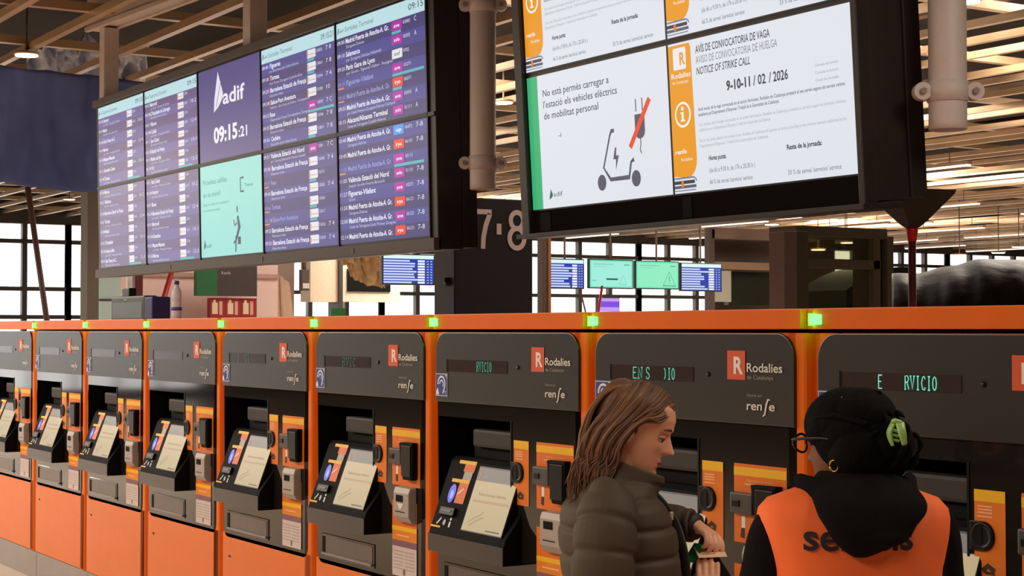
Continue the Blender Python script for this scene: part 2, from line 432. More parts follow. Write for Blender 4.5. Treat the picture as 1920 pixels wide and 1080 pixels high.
    p.line([(.622, 1.085), (.64, 1.10), (.662, 1.088)], .014, (60, 40, 26), 2); p.rect(.630, 1.078, .662, 1.086, (60, 40, 26), 2)
    o = upright(p, 'card_slot_label', cp, 0, 0, -.001)
    b = MB(); b.lathe([(.038, -.002), (.038, -.008), (.032, -.012), (.026, -.008), (.02, -.007)], (.626, 0, 1.174), BLACK, 24, axis='y'); b.box(.585, .626, -.009, -.002, 1.136, 1.212, BLACK, .003)
    b.build('barcode_reader', r)
    p = Paint(); p.rect(.750, 1.055, .992, 1.294, (226, 112, 22)); p.rect(.750, 1.258, .992, 1.284, (240, 182, 16), 2); p.text('Pagament amb targeta', .81, 1.242, .007, (240, 190, 140), 2, w=.12)
    p.rect(.80, 1.231, .93, 1.235, (240, 180, 130), 2); p.rect(.786, 1.10, .803, 1.136, (230, 225, 220), 2); p.poly([(.78, 1.072), (.80, 1.068), (.80, 1.10), (.785, 1.10)], (50, 36, 26), 2)
    upright(p, 'card_payment_label', cp, 0, 0, -.001)
    b = MB(); b.prism([(.858, 1.236), (.974, 1.238), (.974, 1.10), (.965, 1.085), (.893, 1.085), (.882, 1.105)], -.030, -.001, NICHE, .006); b.box(.885, .965, -.034, -.028, 1.10, 1.225, BLACK, .003)
    b.box(.752, .856, -.022, -.001, 1.143, 1.208, mat('reader_grey', (74, 68, 66), .45), .006); b.box(.765, .80, -.026, -.02, 1.165, 1.185, BLACK, .002)
    b.build('card_terminal', r)
    p = Paint(); p.rect(.750, .70, .965, .99, (226, 112, 22)); upright(p, 'coin_unit_label', cp, 0, 0, -.0008)
    b = MB()
    b.prism([(-.001, .905), (-.026, .912), (-.040, .935), (-.040, 1.03), (-.032, 1.052), (-.001, 1.056)], .830, .962, GREYBOX, .005, axis='x')
    cu = b.build('coin_unit', r)
    b = MB(); b.box(.855, .915, -.042, -.034, .994, 1.022, NICHE, .002); b.box(.85, .93, -.0415, -.034, .952, .956, BLACK); b.build('coin_slot', cu)
    p = Paint(); p.rect(.752, .828, .966, .886, (226, 130, 22)); p.rect(.752, .868, .966, .886, (240, 182, 16), 2); p.rect(.79, .846, .90, .851, (240, 190, 140), 2)
    p.rect(.752, .800, .966, .828, (128, 84, 92)); upright(p, 'banknote_label', cp, 0, 0, -.0018)
    p = Paint(); p.rect(.755, .680, .966, .802, (205, 188, 182), 1)
    for i in range(6):
        for c in (.765, .865): p.rect(c, .780 - i * .014, c + .085, .784 - i * .014, (165, 150, 146), 2)
    p.rect(.85, .688, .868, .712, (110, 98, 95), 2); upright(p, 'fare_notice', cp, 0, 0, -.0026)
    return r

STROKE = {'E': [[(0, 0), (0, 1)], [(0, 1), (.8, 1)], [(0, .52), (.6, .52)], [(0, 0), (.8, 0)]], 'F': [[(0, 0), (0, 1)], [(0, 1), (.8, 1)], [(0, .52), (.6, .52)], [(-.2, 0), (.3, 0)]],
          'N': [[(0, 0), (0, 1), (.8, 0), (.8, 1)], [(-.15, 0), (.2, 0)], [(.6, 1), (.95, 1)]], 'S': [[(.8, .8), (.65, 1), (.2, 1), (0, .8), (.1, .6), (.7, .4), (.8, .2), (.6, 0), (.15, 0), (0, .2)]],
          'I': [[(.4, 0), (.4, 1)], [(.15, 0), (.65, 0)], [(.15, 1), (.65, 1)]], 'O': [[(.4, 0), (.1, .15), (0, .5), (.1, .85), (.4, 1), (.7, .85), (.8, .5), (.7, .15), (.4, 0)]],
          'C': [[(.8, .8), (.6, 1), (.25, .95), (0, .5), (.25, .05), (.6, 0), (.8, .2)]], 'R': [[(0, 0), (0, 1), (.55, 1), (.8, .78), (.55, .54), (0, .54)], [(.4, .54), (.85, 0)], [(-.15, 0), (.2, 0)]],
          'V': [[(0, 1), (.4, 0), (.8, 1)], [(-.15, 1), (.2, 1)], [(.6, 1), (.95, 1)]], ')': [[(.1, 1), (.4, .8), (.45, .5), (.4, .2), (.1, 0)]]}
def led(r, words, tint, strength, extra=None):
    """display window of the upper plate, part of the machine"""
    p = Paint(); p.rect(.110, 1.535, .563, 1.582, mat('display_window', (60, 49, 47), .2, spec=.35), 1)
    p.rect(.108, 1.533, .118, 1.584, NICHE, 2)  # dark strip painting the shadow along the window's left edge
    p.lit = strength
    for (s, u0, adv) in words:
        for i, ch in enumerate(s):
            for pl in STROKE.get(ch, []):
                p.line([(u0 + i * adv + q[0] * adv * .82, 1.540 + q[1] * .036) for q in pl], .0032, tint, 4)
    if extra: extra(p)
    return p.build('message_display', r, (0, -.0106, 0), UPR)
MACH = [  # seam index, label, display words, tint, strength
    (0, 'orange ticket machine behind the person in the orange vest, display ending RVICIO', [('E', .265, .020), ('RVICIO', .365, .0200)], (120, 235, 200), 1.0),
    (1, 'orange ticket machine behind the woman in the olive jacket, display showing EN S', [('EN', .244, .029), ('S', .316, .026), (')IO', .412, .021)], (100, 225, 185), .9),
    (2, 'orange ticket machine just left of the woman, complete touchscreen console in view', [('RVICIO', .345, .0190)], (80, 190, 155), .7),
    (3, 'orange ticket machine with a white triangle mark on its grey coin unit', [('RVIC', .300, .034)], (70, 150, 125), .55),
    (4, 'orange ticket machine below the green and dark shop sign, pale glare on its top corner', [('I', .225, .03), ('CI', .320, .03)], (70, 150, 125), .5),
    (5, 'orange ticket machine with the plastic water bottle on top', [], 'white', 1),
    (6, 'orange ticket machine with the small dark monitor on top', [], 'white', 1),
    (7, 'orange ticket machine second from the left end of the row', [], 'white', 1),
    (8, 'leftmost orange ticket machine, cut by the left edge of the photo', [], 'white', 1)]
proto = make_machine()
for i, (k, lab, words, tint, st) in enumerate(MACH):
    m = proto if i == 0 else copy_tree(proto)
    m.location = (X0 - PITCHX * k, FY, 0)
    props(m, lab, 'ticket machine', 'ticket machines standing in a row')
    machines = m
    if k == 3:
        p = Paint(); p.poly([(.865, .988), (.922, .988), (.894, .960)], (225, 216, 210), 1); upright(p, 'triangle_mark', m, 0, 0, -.0406)
    MACH[i] = (m, words, tint, st)
for (m, words, tint, st) in MACH: led(m, words, tint, st)

# ------------------------------------------------------------------ hanging information boards
BEZ = mat('screen_bezel', (22, 19, 20), 0.35)
def scr(w, h, fill):
    p = Paint(1.0); p.box(-.008, w + .008, -.008, h + .008, -.03, -.0002, BEZ); p.rect(0, 0, w, h, fill, 0.5); return p
SW, SH = 1.205, .700
WHT = (226, 226, 242)
TAGS = {'a': ((176, 40, 160), (240, 225, 240), 'ave'), 'v': ((176, 40, 160), (240, 225, 240), 'avlo'), 'i': ((228, 66, 48), (250, 235, 230), 'iryo'), 's': ((224, 224, 230), (110, 110, 125), 'sncf'),
        'o': ((70, 150, 225), (230, 240, 250), 'ouigo'), 'r': ((226, 222, 228), (216, 150, 80), '')}
def departures(head, clock, rows, pal, k0, wide=1.0):
    bgA, bgB = pal
    p = scr(SW, SH, bgA); top = SH
    if head:
        p.rect(0, SH - .098, SW, SH, (186, 220, 226), 1); top = SH - .098
        p.line([(.020, SH - .070), (.032, SH - .030), (.044, SH - .062)], .010, (40, 60, 70), 2)
        p.text('adif', .052, SH - .062, .020, (60, 80, 92), 2, w=.055); p.text(head, .125, SH - .066, .034, (96, 124, 138), 2, w=.40)
        if clock: p.text(clock, SW - .03, SH - .066, .040, (40, 60, 78), 2, al='r', w=.185)
    n = len(rows); rh = top / n
    for i, (tm, nm, sub, tag, num, pl, dim, dot, gt) in enumerate(rows):
        y1 = top - i * rh; y0 = y1 - rh
        p.rect(0, y0, SW, y1, bgB if (i + k0) % 2 else bgA, 1)
        c = (150, 150, 205) if dim else WHT
        ym = y0 + rh * (.47 if sub else .32)
        p.text(tm, .012, ym + .002, .026, c, 3, w=.105)
        xx = .135
        if dot: p.disc(.128, ym + .014, .013, .014, dot, 3, 10); xx = .150
        p.text(nm, xx, ym, .033, c, 3, w=min(.60, .0225 * len(nm) * wide), bold=.025)
        if sub: p.text(sub, .140, ym - rh * .37, .020, (200, 200, 226), 3, w=min(.66, .0152 * len(sub)))
        if tag:
            bc, fc, s = TAGS[tag]
            p.rrect(.770, y0 + rh * .26, .905, y0 + rh * .92, .008, bc, 3)
            if s: p.text(s, .838, y0 + rh * .46, .024, fc, 4, al='c', w=.075, bold=.02)
            else: p.rect(.775, y0 + rh * .36, .790, y0 + rh * .80, fc, 4); p.rect(.80, y0 + rh * .50, .89, y0 + rh * .56, (170, 165, 178), 4)
            if gt: p.rrect(.772, y0 + rh * .02, .772 + gt, y0 + rh * .22, .004, (84, 176, 180), 3)
            p.text(num, .918, y0 + rh * .55, .022, (214, 214, 232), 3, w=.018 * len(num))
            if pl: p.text(pl, 1.06, y0 + rh * .52, .030, (216, 216, 236), 3, w=.028 * len(pl))
        if dim: p.rect(.012, y0 + rh * .12, .10, y0 + rh * .24, (214, 130, 90), 3)
    return p
PR = ((76, 74, 142), (68, 62, 112)); PM = ((84, 78, 140), (78, 68, 116)); PL = ((112, 100, 152), (104, 88, 128)); PK = ((122, 108, 148), (116, 98, 132))  # left-column palettes are paler, with viewing-angle haze put into the colour
MA = 'Madrid Puerta de Atocha-A. Gr.'; BF = 'Barcelona Estació de França'
PINK = (220, 60, 130); ORA = (228, 130, 60); BLU = (70, 90, 230); RED = (220, 50, 70); YEL = (226, 196, 90)
S5a = [('09:00', MA, 'Zaragoza-Delicias', 'a', '03081', 'C', 0, 0, .12), ('09:10', 'Salamanca', 'por Zaragoza Delicias-Valladolid', 'v', '05092', 'A', 0, 0, 0), ('09:26', 'Paris Gare de Lyon', 'por Girona - Figueres-Vilafant - Perpignan', 's', '9702', '', 0, 0, 0),
       ('09:35', 'Figueres-Vilafant', '', 'a', '03271', '', 1, 0, .40), ('09:50', MA, '', 'i', '06071', '', 1, 0, .12), ('09:55', MA, 'por Lleida Pirineus-Zaragoza-Delicias-Calatayud', 'a', '03093', 'A', 0, 0, 0), ('10:15', 'Alacant/Alicante Terminal', 'Camp de Tarragona-Castelló-València', 'v', '01111', 'A', 0, 0, 0)]
S5b = [('10:40', MA, 'Zaragoza-Delicias', 'o', '06473', '7-8', 0, 0, 0), ('10:45', MA, '', 'i', '06101', '7-8', 0, 0, 0), ('11:00', MA, '', 'a', '03113', '', 1, 0, .38), ('11:05', 'València Estació del Nord', 'Joaquin Sorolla-Vinaròs-Benicarló', 'v', '01131', '7-8', 0, 0, 0),
       ('11:27', 'Figueres-Vilafant', 'Girona', 'a', '03271', '7-8', 0, 0, 0), ('11:50', MA, 'Zaragoza-Delicias', 'i', '06121', '7-8', 0, 0, 0), ('12:00', MA, 'Camp de Tarragona-Lleida Pirineus-Zaragoza', 'a', '03123', '7-8', 0, 0, 0), ('12:14', MA, '', 'i', '06131', '7-8', 0, 0, 0)]
S4a = [('08:48', 'Figueres', 'por Barcelona-Sant Celoni-Girona', 'r', '15802', '7 8', 0, BLU, .11), ('09:18', 'Tortosa', 'Sant Vicenç-Tarragona-Cambrils-Salou', 'r', '15061', '7 8', 0, RED, .11), ('09:20', BF, 'Estacions totes', 'r', '15044', '7 4', 0, PINK, 0), ('09:24', 'Salou-Port Aventura', 'Vilafranca - Sant Vicenç de Calders - Torredembarra', 'r', '15085', '10', 0, ORA, 0),
       ('09:32', 'Reus', 'Vilanova-Sant Vicenç-Torredembarra-Tarragona', 'a', '18005', '7 C', 0, 0, .40), ('09:33', BF, 'Estacions totes', 'r', '15046', '7 8', 0, 0, 0), ('09:36', 'Cerbère', 'Granollers-Sant Celoni-Girona', 'r', '15804', '7 8', 0, BLU, .11)]
S4b = [('09:37', 'València Estació del Nord', 'por Tortosa-Benicarló-Vinaròs-Castelló', 'v', '1281', '7 C', 0, 0, 0), ('09:38', BF, 'Estacions totes', 'r', '15048', '7 4', 0, RED, 0), ('09:39', 'Reus', '', 'r', '15015', '', 1, 0, .11), ('09:43', BF, 'Estacions totes', 'r', '15050', '7 4', 0, 0, 0),
       ('09:46', 'Tortosa', '', 'r', '15063', '', 1, 0, .11), ('09:51', 'Salou-Port Aventura', '', 'r', '15017', '', 1, ORA, .11), ('09:53', BF, 'Estacions totes', 'r', '15052', '7 4', 0, 0, 0), ('09:55', BF, 'Estacions totes', 'r', '15054', '7 4', 0, PINK, 0)]
def commuter(names, off):
    out = []
    for i, nm in enumerate(names):
        out.append(('09:%02d' % (off + 2 * i), nm, ['por Sants - Passeig de Gràcia', 'Barcelona Estacions totes', ''][i % 3], 'r', '2%d0%d' % (5 + i % 4, i), '%d-%d' % (9 + i % 4, 1 + i % 5) if i % 2 else '', 0, YEL if i % 2 == off % 2 else 0, .3 if i == len(names) - 1 else 0))
    return out
N1 = ['Aeroport', 'Mataró', 'Sant Vicenç de C.', 'Manresa', 'Maçanet Massanes', 'Granollers Centre', 'Terrassa']
N2 = ['Martorell', "L'Hospitalet de Llobregat", 'Vilanova', 'Calella', 'Sant Celoni', 'Estació de França', 'Molins de Rei', 'Vic']
N3 = ['Manresa', 'Vilafranca', 'Barcelona Estació de França', 'Terrassa', 'Mataró', "L'Hospitalet", 'Arenys de Mar', 'Sant Vicenç de C.']
N4 = ['Sant Celoni', 'Aeroport', 'Blanes', 'Barcelona Estació de França', 'Martorell', 'Granollers', 'Maçanet Massanes', 'Manresa']
def adif_mark(p, x, y, s, c, L=2):
    p.poly([(x + .30 * s, y + s), (x + .62 * s, y + .44 * s), (x + .58 * s, y + .30 * s), (x + .32 * s, y + .12 * s), (x, y), (x + .05 * s, y + .34 * s)], c, L)
def clock_screen():
    p = scr(SW, SH, (86, 76, 130))
    adif_mark(p, .31, .36, .30, (225, 224, 236)); p.line([(.36, .40), (.46, .58)], .010, (120, 112, 158), 3)
    p.text('adif', .49, .405, .115, (232, 230, 242), 2, w=.42, bold=.02, res=4)
    p.text('09:15', .30, .13, .115, (236, 234, 244), 2, w=.46, bold=.035, res=4); p.text(':21', .785, .13, .078, (236, 234, 244), 2, w=.16, bold=.02)
    return p
def teal_screen():
    p = scr(SW, SH, (148, 216, 206)); g = (82, 140, 140)
    p.text('Próximas salidas', .06, .555, .042, g, 2, w=.48); p.text('en su móvil', .06, .46, .042, g, 2, w=.34)
    p.text('Siga su viaje en cualquier', .06, .395, .020, g, 2, w=.52); p.text('momento', .06, .35, .020, g, 2, w=.34)
    p.line([(.86, .56), (.80, .56), (.80, .46), (.86, .46)], .018, (52, 74, 80), 2); p.text('Trenes', .88, .49, .026, (52, 84, 90), 2, w=.15)
    d = (58, 66, 88)
    p.disc(.728, .335, .012, .028, d, 2, 14); p.line([(.735, .285), (.765, .20), (.735, .16), (.70, .11), (.655, .085)], [.03, .05, .035, .022, .014], d, 2)
    p.line([(.72, .235), (.68, .215), (.66, .26)], .014, d, 3); p.line([(.745, .15), (.70, .13), (.69, .02)], .022, d, 3); p.rect(.735, .075, .79, .13, d, 3)
    adif_mark(p, .055, .060, .075, (44, 96, 96)); p.text('adif', .115, .072, .030, (70, 120, 124), 2, w=.10)
    return p
def left_board():
    r = empty('departure_board', (-14.85, 4.81, 2.17)); r.rotation_euler = (math.radians(1.4), 0, 0)
    props(r, 'long hanging departure board of ten purple and teal screens above the ticket machines', 'information board')
    W, H = 6.262, 1.585
    b = MB(); b.box(0, W, .0, .17, 0, H, FRAMEM, .006); b.box(.1, W + .004, .17, .268, .01, H, FRAMEM, .004)
    b.box(-.02, W, -.03, .02, -.005, .070, mat('board_lip', (78, 64, 56), .5), .004); b.box(-.02, W, -.03, .02, H - .055, H + .01, mat('board_lip', (78, 64, 56), .5), .004)
    for i in range(1, 6): b.box(.055 + 1.225 * i - .006, .055 + 1.225 * i + .006, -.012, 0, .07, H - .05, FRAMEM)
    b.box(.02, W, -.012, .0, .787, .812, FRAMEM)
    for x in (1.9, 3.75, 5.2): b.box(x - .012, x + .012, -.034, -.028, .015, .05, STEELB)
    b.build('frame', r)
    ups = [departures('Departures Commuter', '09:15', commuter(N1, 2), PL, 0, .8), departures('Departures Commuter', '09:15', commuter(N2, 3), PL, 1, .8), clock_screen(), departures('Sortides Terminal', '09:15:21', S4a, PM, 0), departures('Sortides Terminal', '09:15', S5a, PR, 1)]
    los = [departures('', '', commuter(N3, 20), PK, 0, .8), departures('', '', commuter(N4, 21), PL, 1, .8), teal_screen(), departures('', '', S4b, PM, 1), departures('', '', S5b, PR, 0)]
    for i in range(5):
        for row, (p, z, nm) in enumerate(((ups[i], .818, 'screen'), (los[i], .085, 'screen'))):
            o = p.build('screen', r, (.070 + 1.225 * i, -.004, z), UPR)
            if i == 2: o['label'] = ('purple screen with a white logo and clock', 'teal screen with dark lettering')[row]
left_board()

def notice_screen(w, h):
    p = scr(w, h, (222, 226, 234)); O = (232, 152, 28); k = (58, 58, 72)
    P = [(0, h * .985), (.158, h * .985), (.168, h * .96), (.178, h * .22)] + [(.178 - .075 + .075 * math.cos(a), h * .22 - .085 * math.sin(a)) for a in (.3, .6, .9, 1.2, 1.5)] + [(0, h * .115)]
    p.poly(P, O, 1); p.rrect(.036, h * .82, .132, h * .965, .008, (232, 232, 238), 2); p.text('R', .085, h * .852, .058, O, 3, w=.042, bold=.03, res=4)
    p.text('Rodalies', .018, h * .765, .026, (238, 234, 228), 2, w=.145, bold=.015); p.text('de Catalunya', .022, h * .728, .015, (238, 234, 228), 2, w=.12)
    p.disc(.090, h * .52, .060, .060, (240, 238, 234), 2, 32); p.disc(.090, h * .52, .049, .049, O, 3, 32); p.rect(.082, h * .52 - .030, .098, h * .52 + .012, (240, 238, 234), 4); p.rect(.074, h * .52 + .004, .090, h * .52 + .012, (240, 238, 234), 4); p.rect(.074, h * .52 - .032, .106, h * .52 - .024, (240, 238, 234), 4); p.disc(.090, h * .52 + .028, .010, .010, (240, 238, 234), 4, 14)
    p.text('renfe', .020, h * .262, .022, (240, 236, 230), 2, w=.085, bold=.02, slant=.1); p.text('Rodalies', .062, h * .212, .016, (240, 236, 230), 2, w=.085)
    p.line([(0, .070), (.15, .070), (.165, .060), (.168, .050)], .008, (120, 126, 150), 2); p.line([(0, .050), (.155, .050)], .016, (58, 58, 70), 2); p.rect(0, .022, .165, .036, (90, 90, 104), 2); p.rect(.055, .026, .072, .056, (226, 120, 40), 3); p.line([(0, .012), (.16, .012)], .005, (120, 126, 150), 2)
    p.text('AVÍS DE CONVOCATORIA DE VAGA', .205, h * .905, .036, k, 2, w=.52, bold=.012); p.text('AVISO DE CONVOCATORIA DE HUELGA', .205, h * .835, .036, (128, 128, 142), 2, w=.565); p.text('NOTICE OF STRIKE CALL', .205, h * .762, .036, k, 2, w=.38, bold=.008, slant=.15)
    p.text('9-10-11', .415, h * .625, .044, k, 2, w=.165, bold=.035); p.text('/ 02', .60, h * .625, .044, k, 2, w=.085, bold=.02); p.text('/ 2026', .705, h * .625, .044, k, 2, w=.125, bold=.02)
    t1 = 'Amb motiu de la vaga convocada en el sector ferroviari, Rodalies de Catalunya prestarà el seu servei segons els serveis mínims'
    t2 = 'establerts pel Departament d’Empresa i Treball de la Generalitat de Catalunya.'
    p.text(t1, .205, h * .525, .0165, (96, 96, 116), 2, w=.97, bold=.012); p.text(t2, .205, h * .490, .0165, (96, 96, 116), 2, w=.56, bold=.012)
    u1 = 'Con motivo de la huelga convocada en el sector ferroviario, Rodalies de Catalunya prestará su servicio según los servicios mínimos'
    u2 = 'establecidos por el Departament d’Empresa i Treball de la Generalitat de Catalunya.'
    p.text(u1, .205, h * .425, .0155, (160, 162, 178), 2, w=.97); p.text(u2, .205, h * .39, .0155, (160, 162, 178), 2, w=.50)
    v1 = 'Due to the strike called in the railway sector, Rodalies de Catalunya will operate its service according to the minimum services established by the'
    p.text(v1, .205, h * .32, .0155, (160, 162, 178), 2, w=.97); p.text('Departament d’Empresa i Treball de la Generalitat de Catalunya.', .205, h * .285, .0155, (160, 162, 178), 2, w=.48)
    p.text('Hores punta:', .265, h * .195, .022, k, 2, w=.125, bold=.03); p.text('Resta de la jornada:', .80, h * .195, .022, k, 2, w=.22, bold=.03)
    p.text('(de 6h a 9.30 h, de 17h a 20.30 h )', .265, h * .115, .022, (96, 98, 112), 2, w=.32); p.text('66 % de servei /servicio/ service', .265, h * .040, .022, (96, 98, 112), 2, w=.30); p.text('33 % de servei /servicio/ service', .80, h * .040, .022, (96, 98, 112), 2, w=.33)
    for i, s in enumerate(('Consulta els horaris', 'Consulta tu horario', 'Check the timetable')): p.text(s, 1.0, h * (.665 - .045 * i), .013, (150, 150, 164), 2, w=.14)
    return p
def scooter_screen(w, h):
    p = scr(w, h, (222, 226, 234)); g = (52, 176, 116); k = (72, 72, 88); d = (88, 86, 98)
    p.rect(0, 0, .100, h, g, 1)
    for i, (s, ww) in enumerate((('No està permès carregar a', .60), ("l'estació els vehicles elèctrics", .665), ('de mobilitat personal', .50))): p.text(s, .150, h * (.835 - .085 * i), .038, k, 2, w=ww, bold=.006)
    p.text('-i', .275, h * .515, .025, k, 2, w=.03)
    for cx in (.650, .940): p.disc(cx, .098, .037, .040, d, 2, 30)
    p.line([(.775, .345), (.752, .347), (.737, .325), (.672, .170), (.728, .108), (.885, .108), (.905, .180), (.930, .192)], [.020, .020, .013, .013, .020, .024, .015, .022], d, 3)
    p.poly([(.775, .262), (.788, .262), (.783, .222), (.806, .222), (.776, .150), (.780, .205), (.758, .205)], d, 3)
    p.rect(.960, .420, .968, .480, d, 2); p.rect(1.012, .420, 1.020, .480, d, 2)
    p.poly([(.950, .405), (1.030, .405), (1.030, .325)] + [(.99 + .040 * math.cos(a), .320 - .035 * math.sin(a)) for a in (0, .5, 1, 1.57, 2.1, 2.6, 3.14)], d, 2); p.line([(.99, .29), (.992, .26), (.984, .235), (.994, .215)], .007, d, 2)
    p.line([(1.078, .470), (.905, .250)], .030, (228, 78, 52), 4)
    adif_mark(p, .165, .045, .055, (36, 110, 84)); p.text('adif', .205, .058, .026, (70, 80, 96), 2, w=.085)
    return p
def right_board():
    r = empty('notice_board', (-7.60, 4.81, 2.19)); r.rotation_euler = (math.radians(3.4), 0, 0)
    props(r, 'hanging board with white strike notice screens and an electric scooter screen', 'information board')
    W, H = 2.612, 1.66; w, h = 1.225, .700
    b = MB(); b.box(0, W, .012, .20, .03, H, FRAMEM, .006); b.box(.05, W + .012, .20, .29, .04, H, FRAMEM, .004)
    b.box(-.012, .058, -.03, .012, 0, H, FRAMEM, .004); b.box(W - .035, W, -.05, .02, .0, H, FRAMEM, .004)
    b.box(.058, W - .035, .0, .02, .855, .872, FRAMEM); b.box(-.012, W + .01, -.07, .2, -.004, .020, FRAMEM, .003)
    b.build('frame', r)
    b = MB(); b.box(.058, W - .035, -.002, .014, .024, .138, FRAMEG)
    for x, ww in ((.13, .10), (1.36, .07)): b.box(x, x + ww, -.006, .0, .03, .128, NICHE)
    b.build('lower_trim', r)
    for i in range(2):
        for j, z in enumerate((.146, .876)):
            p = scooter_screen(w, h) if (i == 0 and j == 0) else notice_screen(w, h)
            o = p.build('screen', r, (.067 + 1.240 * i, -.004, z), UPR)
            if i == 0 and j == 0: o['label'] = 'white screen with a scooter, plug and red slash'
right_board()

# hangers ----------------------------------------------------------------
def hanger_pipe(x, y, z0, label):
    r = empty('hanger_pipe', (x, y, z0)); props(r, label, 'pipe', 'pale pipes the boards hang from')
    b = MB(); b.lathe([(.070, 0), (.076, .004), (.076, .03), (.076, 5.2 - z0)], (0, 0, 0), PIPE, 28); b.build('tube', r)
    for zc in (.155, 1.08):
        c = MB(); c.lathe([(.0772, -.042), (.082, -.040), (.082, .040), (.0772, .042)], (0, 0, zc), PIPE, 28)
        R = Matrix.Rotation(YAW - PI / 2 + PI, 4, 'Z') if False else Matrix.Rotation(math.atan2(RT.y, RT.x), 4, 'Z')
        for s in (-1, 1):
            t = bmesh.new(); bmesh.ops.create_cone(t, cap_ends=True, segments=20, radius1=.036, radius2=.036, depth=.05, matrix=Matrix.Translation((s * .105, -.005, zc)) @ Matrix.Rotation(PI / 2, 4, 'X'))
            c.merge(t, PIPE, R); t.free()
            t = bmesh.new(); bmesh.ops.create_cone(t, cap_ends=True, segments=6, radius1=.014, radius2=.014, depth=.075, matrix=Matrix.Translation((s * .105, -.005, zc)) @ Matrix.Rotation(PI / 2, 4, 'X'))
            c.merge(t, mat('bolt_grey', (140, 125, 118), .4), R); t.free()
        c.build('clamp', r)
hanger_pipe(-8.40, 5.00, 2.515, 'pale grey clamped pipe at the right end of the departure board')
hanger_pipe(-4.80, 5.03, 2.50, 'pale grey clamped pipe at the right end of the strike notice board')
def hanger_post(x, lab, ztop):
    b = MB(); b.box(-.07, .07, -.07, .07, 0, ztop - 3.765, PIPE, .012); b.box(-.09, .09, -.09, .09, 0, .012, PIPE)
    props(b.build('hanger_post', None, (x, 4.90, 3.765)), lab, 'post', 'square posts holding the departure board')
hanger_post(-14.88, 'square pale post on top of the departure board under the boxed beam', 4.44)
hanger_post(-11.53, 'square pale post on top of the departure board near its clock screen', 5.2)
b = MB(); b.box(-.30, 5.6, -.08, .08, 0, .62, BEAMP, .01); b.box(-.30, 5.6, -.10, -.06, -.014, .03, BEAMP, .004); b.box(-.30, 5.6, .06, .10, -.014, .03, BEAMP, .004)
o = b.build('boxed_beam', None, (-14.90, 4.89, 4.456), (0, 0, math.radians(4.3))); props(o, 'pale boxed steel beam overhead carrying the left hanger post', 'beam')
# ------------------------------------------------------------------ the hall behind the machines
def xspan(px0, py0, px1, py1, X):
    a = at_x(px0, (py0 + py1) / 2, X); b = at_x(px1, (py0 + py1) / 2, X); c = (px0 + px1) / 2
    return a.y, b.y, at_x(c, py1, X).z, at_x(c, py0, X).z
def xbox(name, px0, py0, px1, py1, X, d, m, label=None, cat=None, group=None, kind=None, parent=None, floor=False, bevel=.004, build=True):
    """box whose front looks along +X, as wide and high as it measures from the concourse, d deep"""
    y0, y1, z0, z1 = xspan(px0, py0, px1, py1, X)
    if floor: z0 = 0.0
    b = MB(); b.box(X - d, X, y0, y1, z0, z1, m, bevel)
    if not build: return b, (y0, y1, z0, z1)
    o = b.build(name, parent); props(o, label, cat, group, kind); return o
def pole(name, p0, p1, X, r, m, label, cat='pole', group=None):
    a = at_x(p0[0], p0[1], X); c = at_x(p1[0], p1[1], X); c = a + (c - a) * (a.z / (a.z - c.z))
    b = MB(); b.tube([a, c], r, m, 12)
    return props(b.build(name), label, cat, group)
def sheet(name, pts_fn, nu, nv, thick, m, label, cat, amp=.05, fr=2.0, seed=0, smooth=True):
    """draped sheet with folds and real thickness; pts_fn(u, v) gives its rest position, folds push it along its normal"""
    V = []; F = []
    for j in range(nv + 1):
        for i in range(nu + 1):
            u, v = i / nu, j / nv; p = Vector(pts_fn(u, v)); du = Vector(pts_fn(min(1, u + .01), v)) - Vector(pts_fn(max(0, u - .01), v)); dv = Vector(pts_fn(u, min(1, v + .01))) - Vector(pts_fn(u, max(0, v - .01)))
            n = du.cross(dv).normalized()
            V.append(p + n * amp * (mnoise.noise(Vector((u * fr * 3, v * fr, seed))) + .5 * mnoise.noise(Vector((u * fr * 9, v * fr * 2.5, seed + 7)))))
    for j in range(nv):
        for i in range(nu): a = j * (nu + 1) + i; F.append((a, a + 1, a + nu + 2, a + nu + 1))
    b = MB(); b.add(V, F, m, smooth); o = b.build(name)
    md = o.modifiers.new('thickness', 'SOLIDIFY'); md.thickness = thick
    return props(o, label, cat)
TARP = mat('blue_tarpaulin', (76, 90, 148), .7, var=.22, scale=5, bump=.15)
XT = -17.0
def tarp(u, v):
    px = -70 + 360 * u; top = 122 + .115 * px; bot = 322 + .10 * (px) + 20 * math.sin(u * 3.1)
    p = at_x(px, top + (bot - top) * v, XT); return (p.x - .25 * math.sin(v * 1.6), p.y, p.z)
sheet('tarpaulin', tarp, 60, 30, .012, TARP, 'large dark blue tarpaulin hanging left of the departure board', 'tarpaulin', .10, 1.6)
def crumple(u, v):
    px = 60 + 225 * u; y = 70 + 85 * v + 40 * abs(u - .45); p = at_x(px, y, XT - .8); return (p.x - .5 * v, p.y, p.z)
sheet('plastic_sheet', crumple, 50, 26, .006, mat('milky_plastic', (206, 210, 222), .35, var=.2), 'crumpled milky plastic sheet bunched above the blue tarpaulin', 'plastic sheet', .28, 3.2, 4)
pole('raking_prop', (52, 350), (131, 905), -19, .034, mat('dark_red_brown', (74, 44, 38), .5), 'dark red-brown raking prop leaning below the blue tarpaulin')
xbox('column', 164, 330, 186, 600, -22, .3, mat('grey_brown_column', (96, 88, 78), .6), 'grey-brown square column left of the small monitor', 'column', floor=True)
r = props(empty('glass_screen', (-23, 0, 0)), 'pale teal glass screen beside the grey-brown column', 'glass partition')
y0, y1, z0, z1 = xspan(186, 400, 242, 600, -23)
b = MB(); b.box(-.04, 0, y0, y1, 0, z1, mat('frosted_teal_glass', (186, 214, 208), .25, var=.08, scale=1.5, trans=.25)); b.build('pane', r)
